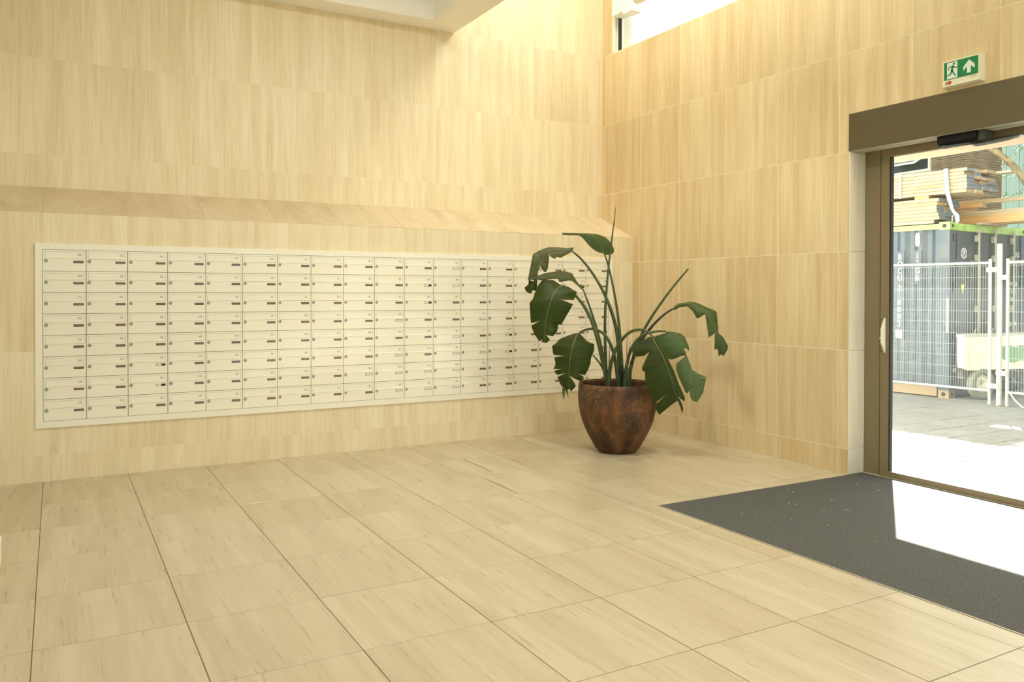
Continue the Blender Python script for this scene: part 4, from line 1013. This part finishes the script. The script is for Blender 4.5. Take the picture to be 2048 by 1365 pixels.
plank(1.32, 1.55, -1.9, 3.0, 2.703, 2.86, M['timber_gr'], 'dark brown thick beam behind the orange beams', LB, cat='beam')
# strap
sb = MB(); M['strap'] = mat('pale_blue_strap', (.50, .60, .75), .7)
def SP(s, z, e=-.012): return CO + cex*e + cey*s + Vector((0, 0, z))
pts = [(.061, 3.485, .02), (.061, 3.482, -.012), (.03, 3.11, -.014), (-.045, 2.86, -.02), (-.095, 2.775, -.02)]
vs = []
for i, (s, z, e) in enumerate(pts):
    wv = .03 if i < 3 else .022
    vs += [SP(s+wv, z, e), SP(s-wv, z, e), SP(s-wv, z, e-.004), SP(s+wv, z, e-.004)]
fs = [(i*4+k, i*4+(k+1) % 4, i*4+4+(k+1) % 4, i*4+4+k) for i in range(len(pts)-1) for k in range(4)]+[(3, 2, 1, 0), (16, 17, 18, 19)]
sr = empty('ratchet_strap', CO, label='pale blue lashing strap over the timber, hooked to the container corner', cat='strap')
sb.add([v-CO for v in vs], fs); sb.build('webbing', M['strap'], sr)
k = MB(); k.tube([SP(-.095, 2.79)-CO, SP(-.125, 2.75, -.035)-CO, SP(-.13, 2.68, -.03)-CO, SP(-.11, 2.65, -.015)-CO], [.022, .03, .028, .012], 8); k.build('strap_tail', M['strap'], sr)
k = MB(); k.tube([SP(-.075, 2.78)-CO, SP(-.05, 2.745, -.03)-CO, SP(-.05, 2.69, -.025)-CO, SP(-.03, 2.66, 0)-CO], .008, 6); k.build('hook', M['crod'], sr)
vs = []; pt2 = [(.775, 3.478, .03), (.775, 3.478, -.004), (.775, 3.10, -.004), (.775, 3.098, .03)]
k = MB()
for s, z, e in pt2: vs += [SP(s+.014, z, e)-CO, SP(s-.014, z, e)-CO, SP(s-.014, z, e-.004)-CO, SP(s+.014, z, e-.004)-CO]
k.add(vs, [(i*4+j, i*4+(j+1) % 4, i*4+4+(j+1) % 4, i*4+4+j) for i in range(3) for j in range(4)])
ts_ = k.build('strap_band', M['cwhite'], None, loc=CO, label='thin white packing band round the upper timber stack', cat='band')

# ---- site fence
FA = R(5.0); FO = Vector((11.66, 6.571, 0))
M['galv'] = mat('galvanised_tube', (.36, .38, .35), .45, .2); M['wire'] = mat('galvanised_wire', (.26, .30, .31), .5, .2)
M['clamp'] = mat('pale_clamp', (.72, .62, .46), .6)
def fence_panel(t0, t1, label, brace=False):
    L = t1-t0; f = empty('site_fence', FO, FA, label=label, cat='fence', group='site fence panels')
    MB().tube([(0, t0, .01), (0, t0, 2.085)], .021, 12).build('upright', M['galv'], f)
    MB().tube([(0, t1, .01), (0, t1, 2.085)], .021, 12).build('upright', M['galv'], f)
    MB().tube([(0, t0, 2.03), (0, t1, 2.03)], .019, 12).build('top_tube', M['galv'], f)
    MB().tube([(0, t0, .205), (0, t1, .205)], .019, 12).build('bottom_tube', M['galv'], f)
    b = MB(); rf = random.Random(int(abs(t0*10))); t = t0+.03
    def thin(p, q_, r_=.0017): b.tube([p, q_], r_, 4, False, False)
    while t < t1-.02:
        j = rf.uniform(-.004, .004)
        thin((0, t+j, .205), (0, t, 1.1)); thin((0, t, 1.1), (0, t+j*.5, 2.065)); t += rf.choice((.030, .036, .042, .036))
    for i in range(11): thin((.004, t0, .36+i*.163), (.004, t1, .36+i*.163), .002)
    b.build('wire_mesh', M['wire'], f, kind='stuff')
    return f
f1 = fence_panel(.138, 3.55, 'galvanised mesh fence panel before the container side, beyond the thick post')
f2 = fence_panel(-3.52, -.094, 'galvanised mesh fence panel before the white cart with low bracing tubes')
MB().tube([(0, -.12, .22), (-.01, -.20, .11), (-.02, -.30, .02), (-.02, -.40, .02), (-.01, -.52, .12)], .013, 8).build('brace_tube', M['galv'], f2)
cp = empty('fence_post', FO, label='thick pale round post standing between the two mesh fence panels', cat='post')
MB().tube([(0.0, .012, 0), (0.0, .012, 2.296)], .034, 16).build('post_tube', M['galv'], cp)
MB().tube([(0.0, .012, 0.0), (0.0, .012, .02)], .045, 16).build('post_foot', M['rust'], cp)
for i, (t0, t1, z, l) in enumerate([(.02, .165, 1.90, 'pale steel fence clamp joining the post and the long panel near the top'), (-.12, .0, 1.79, 'pale steel fence clamp joining the post and the cart side panel near the top'),
     (-.10, .03, .44, 'pale steel fence clamp joining the post and cart side panel near the ground'), (.0, .155, .25, 'pale steel fence clamp lowest on the fence post')]):
    cm = empty('fence_clamp', FO + Vector((0, 0, z)), FA, label=l, cat='clamp', group='fence clamps')
    MB().box(-.052, -.038, t0, t1, 0, .065).box(-.056, -.052, t0, t0+.006, 0, .065).box(-.056, -.052, t1-.006, t1, 0, .065).build('clamp_plate', M['clamp'], cm)
    MB().tube([(-.058, (t0+t1)/2, .032), (-.050, (t0+t1)/2, .032)], .014, 8).build('bolt', M['rust'], cm)

# ---- white site cart behind the fence
tr = empty('site_cart', (12.2, 7.15, 0), label='cream steel site cart with a green paint patch behind the mesh fence', cat='cart')
ta = R(-12); tx = Vector((math.cos(ta), math.sin(ta), 0)); tn = Vector((math.sin(ta), -math.cos(ta), 0))   # along, outward
A = Vector((11.80, 7.17, 0))
def TP(a, n_, z): return A + tx*a + tn*n_ + Vector((0, 0, z)) - Vector((12.2, 7.15, 0))
z0, z1 = .445, .945; L = 1.75
front = [(.0, .10+z0-.0), (.02, z0+.03), (.06, z0)] + [(L-.06, z0), (L, z0+.06), (L, z1), (0, z1)]
# trapezoid plan: thin nose at the near end, deeper at the far end
vs = [TP(a, 0, z) for a, z in front] + [TP(a, -(.13+.30*a/L), z) for a, z in front]; n = len(front)
M['cart'] = mat('cream_cart_paint', (.84, .80, .66), .55); q = NT(M['cart'])
q.l(q.ramp(q.noise(q.coords((4, 4, 4)), 1, 5, .6), [(.35, (.52, .46, .33)), (.5, (.60, .57, .48)), (.8, (.64, .62, .54))]), q.b.inputs['Base Color'])
b = MB(); b.add(vs, [tuple(range(n)), tuple(range(2*n-1, n-1, -1))]+[((i+1) % n, i, n+i, n+(i+1) % n) for i in range(n)]); b.build('tub', M['cart'], tr)
b = MB(); b.add([TP(-.01, .012, z1), TP(L+.01, .012, z1), TP(L+.01, -.44, z1), TP(-.01, -.14, z1), TP(-.01, .012, z1+.035), TP(L+.01, .012, z1+.035), TP(L+.01, -.44, z1+.035), TP(-.01, -.14, z1+.035)],
  [(3, 2, 1, 0), (4, 5, 6, 7), (0, 1, 5, 4), (1, 2, 6, 5), (2, 3, 7, 6), (3, 0, 4, 7)]); b.build('lid', mat('lid_grey', (.35, .36, .30), .7), tr)
b = MB(); rg = random.Random(5); ol = []
for k in range(26):
    a = 2*math.pi*k/26; rr_ = 1+rg.uniform(-.16, .16); ol.append((.95+.36*rr_*math.cos(a), .68+.125*rr_*math.sin(a)))
b.add([TP(a, .003, z) for a, z in ol], [tuple(range(26))]); b.build('paint_patch', mat('green_paint', (.13, .24, .13), .6), tr)
for a_ in (.42,):
    pass
wh = empty('wheel', TP(.36, -.04, 0) , parent=tr)
def ring(mb, c, r_in, r_out, wd, n=28):
    vs = []
    for k in range(n):
        an = 2*math.pi*k/n
        for rr_, ww in ((r_in, -wd), (r_out*.94, -wd), (r_out, -wd*.6), (r_out, wd*.6), (r_out*.94, wd), (r_in, wd)):
            vs.append(c + tx*(rr_*math.cos(an)) + Vector((0, 0, rr_*math.sin(an))) + tn*ww)
    fs = [(k*6+j, k*6+(j+1) % 6, ((k+1) % n)*6+(j+1) % 6, ((k+1) % n)*6+j) for k in range(n) for j in range(6)]
    mb.add(vs, fs, True)
b = MB(); ring(b, Vector((0, 0, .235)), .15, .235, .055); b.build('tyre', mat('dusty_tyre', (.16, .16, .13), .9), wh)
b = MB(); ring(b, Vector((0, 0, .235)), .02, .15, .03); b.build('rim', mat('rim_cream', (.50, .47, .36), .6), wh)
b = MB(); b.obox(TP(.85, -.12, .37), tx*.8, tn*.05, (0, 0, .06)); b.obox(TP(-.06, -.06, .45), tx*.06, tn*.03, (0, 0, .03)); b.build('chassis', mat('chassis_dark', (.06, .06, .05), .8), tr)

# ---- brick building far behind
M['brickm'] = mat('brown_brick', (.26, .19, .12), .85); q = NT(M['brickm'])
oi = q.t.nodes.new('ShaderNodeObjectInfo'); q.l(q.ramp(oi.outputs['Random'], [(0, (.11, .082, .047)), (.5, (.165, .12, .07)), (1, (.22, .165, .10))]), q.b.inputs['Base Color'])
M['mortar'] = mat('pale_mortar', (.55, .49, .37), .9)
BC = Vector((25.69, 15.53, 0)); BA = R(-3.0)
bd = empty('brick_building', BC, BA, label='brown brick building with an open white window behind the container', cat='building')
# local axes: +y runs away to the left along the light face, +x runs right along the darker face
MB().box(.0, 1.80, .0, .30, 0, 13).box(0, .30, .30, 1.35, 0, 13).box(0, .3, 1.35, 4.6, 0, 5.78).box(0, .3, 1.35, 4.6, 7.4, 13).box(0, .3, 4.6, 14, 0, 13).build('mortar_wall', M['mortar'], bd)
MB().box(1.5, 1.8, .3, 6, 0, 13).build('return_wall', M['brickm'], bd)
bh, bl, jn = .0625, .205, .012
def brick_mesh(w_, face):
    return (MB().box(-.010, .02, 0, w_, 0, bh-jn) if face == 'y' else MB().box(0, w_, -.010, .02, 0, bh-jn)).mesh('brick', M['brickm'])
bms = {(w_, f): brick_mesh(w_, f) for w_ in (.205, .097) for f in 'xy'}
bj = MB(); cnt = 0
for r_ in range(0, 128):
    z = .02+r_*bh
    for face, lim in (('y', 1.34), ('x', 1.79)):
        p = -.010 if face == 'x' else 0.0; odd = r_ % 2
        first = True
        while p < lim-.06:
            w_ = .097 if (odd and first) else bl
            first = False
            if p+w_ > lim: w_ = .097
            if p+w_ > lim+.02: break
            vis = 4.85 < z < 6.75
            if vis and cnt < 300 and (face == 'y' or p < 1.0):
                o = bpy.data.objects.new('brick', bms[(w_, face)]); o.location = (0, p, z) if face == 'y' else (p, 0, z); link(o, bd); cnt += 1
            elif z > 3.0:
                if face == 'y': bj.box(-.010, .02, p, p+w_, z, z+bh-jn)
                else: bj.box(p, p+w_, -.010, .02, z, z+bh-jn)
            p += w_+jn
bj.build('brickwork', M['brickm'], bd, kind='stuff')
wd_ = MB(); wd_.box(-.02, .10, 1.35, 1.41, 5.78, 7.4).box(-.02, .10, 4.54, 4.6, 5.78, 7.4).box(-.06, .12, 1.30, 4.65, 5.72, 5.80).box(-.02, .1, 2.95, 3.01, 5.8, 7.4); wf_ = wd_.build('window_frame', M['white'], bd)
MB().box(.05, .06, 1.35, 4.6, 5.78, 7.4).build('window_glass', mat('dark_window', (.05, .07, .08), .1), bd)
# top hung sash standing open
sa = empty('open_sash', (-.05, 0, 6.26), parent=bd); an = R(62)
MB().box(-.03, .1, 1.41, 4.54, 6.26, 6.34).build('transom', M['white'], bd)
def SS(y, d): return Vector((-math.sin(an)*d, y, -math.cos(an)*d))
def barr(mb, y0_, y1_, d0_, d1_): mb.prism([SS(y0_, d0_), SS(y1_, d0_), SS(y1_, d1_), SS(y0_, d1_)], Vector((-.03, 0, .05)))
b = MB(); barr(b, 1.42, 2.9, 0, .06); barr(b, 1.42, 2.9, .64, .70); barr(b, 1.42, 1.49, .06, .64); barr(b, 2.83, 2.9, .06, .64); b.build('sash_frame', M['white'], sa)
b = MB(); b.prism([SS(1.49, .06), SS(2.83, .06), SS(2.83, .64), SS(1.49, .64)], Vector((-.008, 0, .012))); b.build('sash_glass', mat('sky_pane', (.26, .34, .41), .10, spec=.8), sa)
# teal panelled building further back on the right
M['teal'] = mat('teal_panel', (.20, .36, .38), .5); q = NT(M['teal'])
q.l(q.ramp(q.noise(q.coords((1, 6, .4)), 1, 4), [(.3, (.12, .23, .25)), (.7, (.18, .30, .32))]), q.b.inputs['Base Color'])
tl_ = empty('panelled_building', (36.5, 17.0, 0), R(-6), label='teal panel clad building beyond the tree limb', cat='building')
pnl = MB().box(0, .08, 0, .58, 0, 11).mesh('wall_panel', M['teal'])
for k in range(18):
    o = bpy.data.objects.new('wall_panel', pnl); o.location = (0, -3+k*.6, 0); link(o, tl_)
MB().box(.08, 3, -3, 7.8, 0, 11).build('building_core', M['gap'], tl_)

# ---- tree: limb in view, crown above shading the ground before the container
M['bark'] = mat('tan_bark', (.42, .33, .20), .85); q = NT(M['bark'])
n1 = q.noise(q.coords((9, 9, 9)), 1, 5, .65)
q.l(q.ramp(n1, [(.35, (.12, .09, .055)), (.55, (.24, .19, .11)), (.75, (.33, .27, .17))]), q.b.inputs['Base Color']); q.bump(n1, .5, .02)
M['foliage'] = mat('green_foliage', (.05, .115, .018), .7)
te = empty('tree', (17.4, 8.3, 0), label='tree with a tan curved limb and green leaves beyond the container', cat='tree')
T0 = Vector((17.4, 8.3, 0))
def tb_(nm, pts, rad): MB().tube([Vector(p)-T0 for p in pts], rad, 12).build(nm, M['bark'], te)
tb_('trunk', [(17.4, 8.3, 0), (17.3, 8.4, 1.6), (17.15, 8.6, 2.8), (17.0, 8.75, 3.4)], [.22, .19, .16, .13])
tb_('limb', [(17.0, 8.75, 3.35), (16.78, 9.0, 3.82), (16.66, 9.09, 4.05), (16.46, 9.2, 4.27), (16.2, 9.35, 4.48), (15.9, 9.6, 4.75), (15.6, 10.0, 5.3)], [.085, .066, .062, .060, .058, .05, .035])
tb_('limb', [(17.0, 8.75, 3.35), (17.05, 8.72, 3.9), (16.95, 8.78, 4.25), (16.75, 8.8, 4.7), (16.7, 9.0, 5.8), (16.5, 9.3, 7.2)], [.12, .09, .08, .07, .05, .03])
rl = random.Random(21); leafs = []
def leaf_quad(b, c, size):
    a = Vector((rl.gauss(0, 1), rl.gauss(0, 1), rl.gauss(0, .5))).normalized(); n_ = a.orthogonal().normalized(); n_.rotate(Quaternion(a, rl.uniform(0, 6.28)))
    l_ = a*size; w2 = n_*size*.38
    b.add([c-l_, c-l_*.2+w2, c+l_*.5+w2*.7, c+l_, c+l_*.5-w2*.7, c-l_*.2-w2], [(0, 1, 2, 3, 4, 5)])
b = MB(); cl_ = []
for k in range(46):
    while True:
        p = Vector((rl.uniform(-1, 1), rl.uniform(-1, 1), rl.uniform(-1, 1)))
        if p.length < 1: break
    cl_.append(Vector((15.9, 9.0, 7.0)) + Vector((p.x*2.9, p.y*3.4, p.z*1.7)))
for c in cl_:
    for k in range(130): leaf_quad(b, c - T0 + Vector((rl.gauss(0, .33), rl.gauss(0, .33), rl.gauss(0, .22))), rl.uniform(.05, .09))
b.build('foliage', M['foliage'], te, kind='stuff')
b = MB()      # sprigs hanging in view before the teal wall
for x, y, L_ in ((2030, 345, 5), (2012, 350, 5), (2000, 352, 4), (2045, 338, 5), (2008, 330, 4), (2001, 322, 4), (2040, 385, 5), (2020, 390, 4), (2003, 392, 4), (2026, 288, 6), (2034, 300, 6), (2044, 296, 5), (2010, 290, 4)):
    d = 16.2; c = CAMP + fw*d + RT*((x-PX0)/F_PX*d) + DN*((y-PY0)/F_PX*d)
    for k in range(16): leaf_quad(b, c - T0 + Vector((rl.gauss(0, .05), rl.gauss(0, .05), rl.gauss(0, .035))), rl.uniform(.016, .03))
b.build('sprigs', M['foliage'], te, kind='stuff')
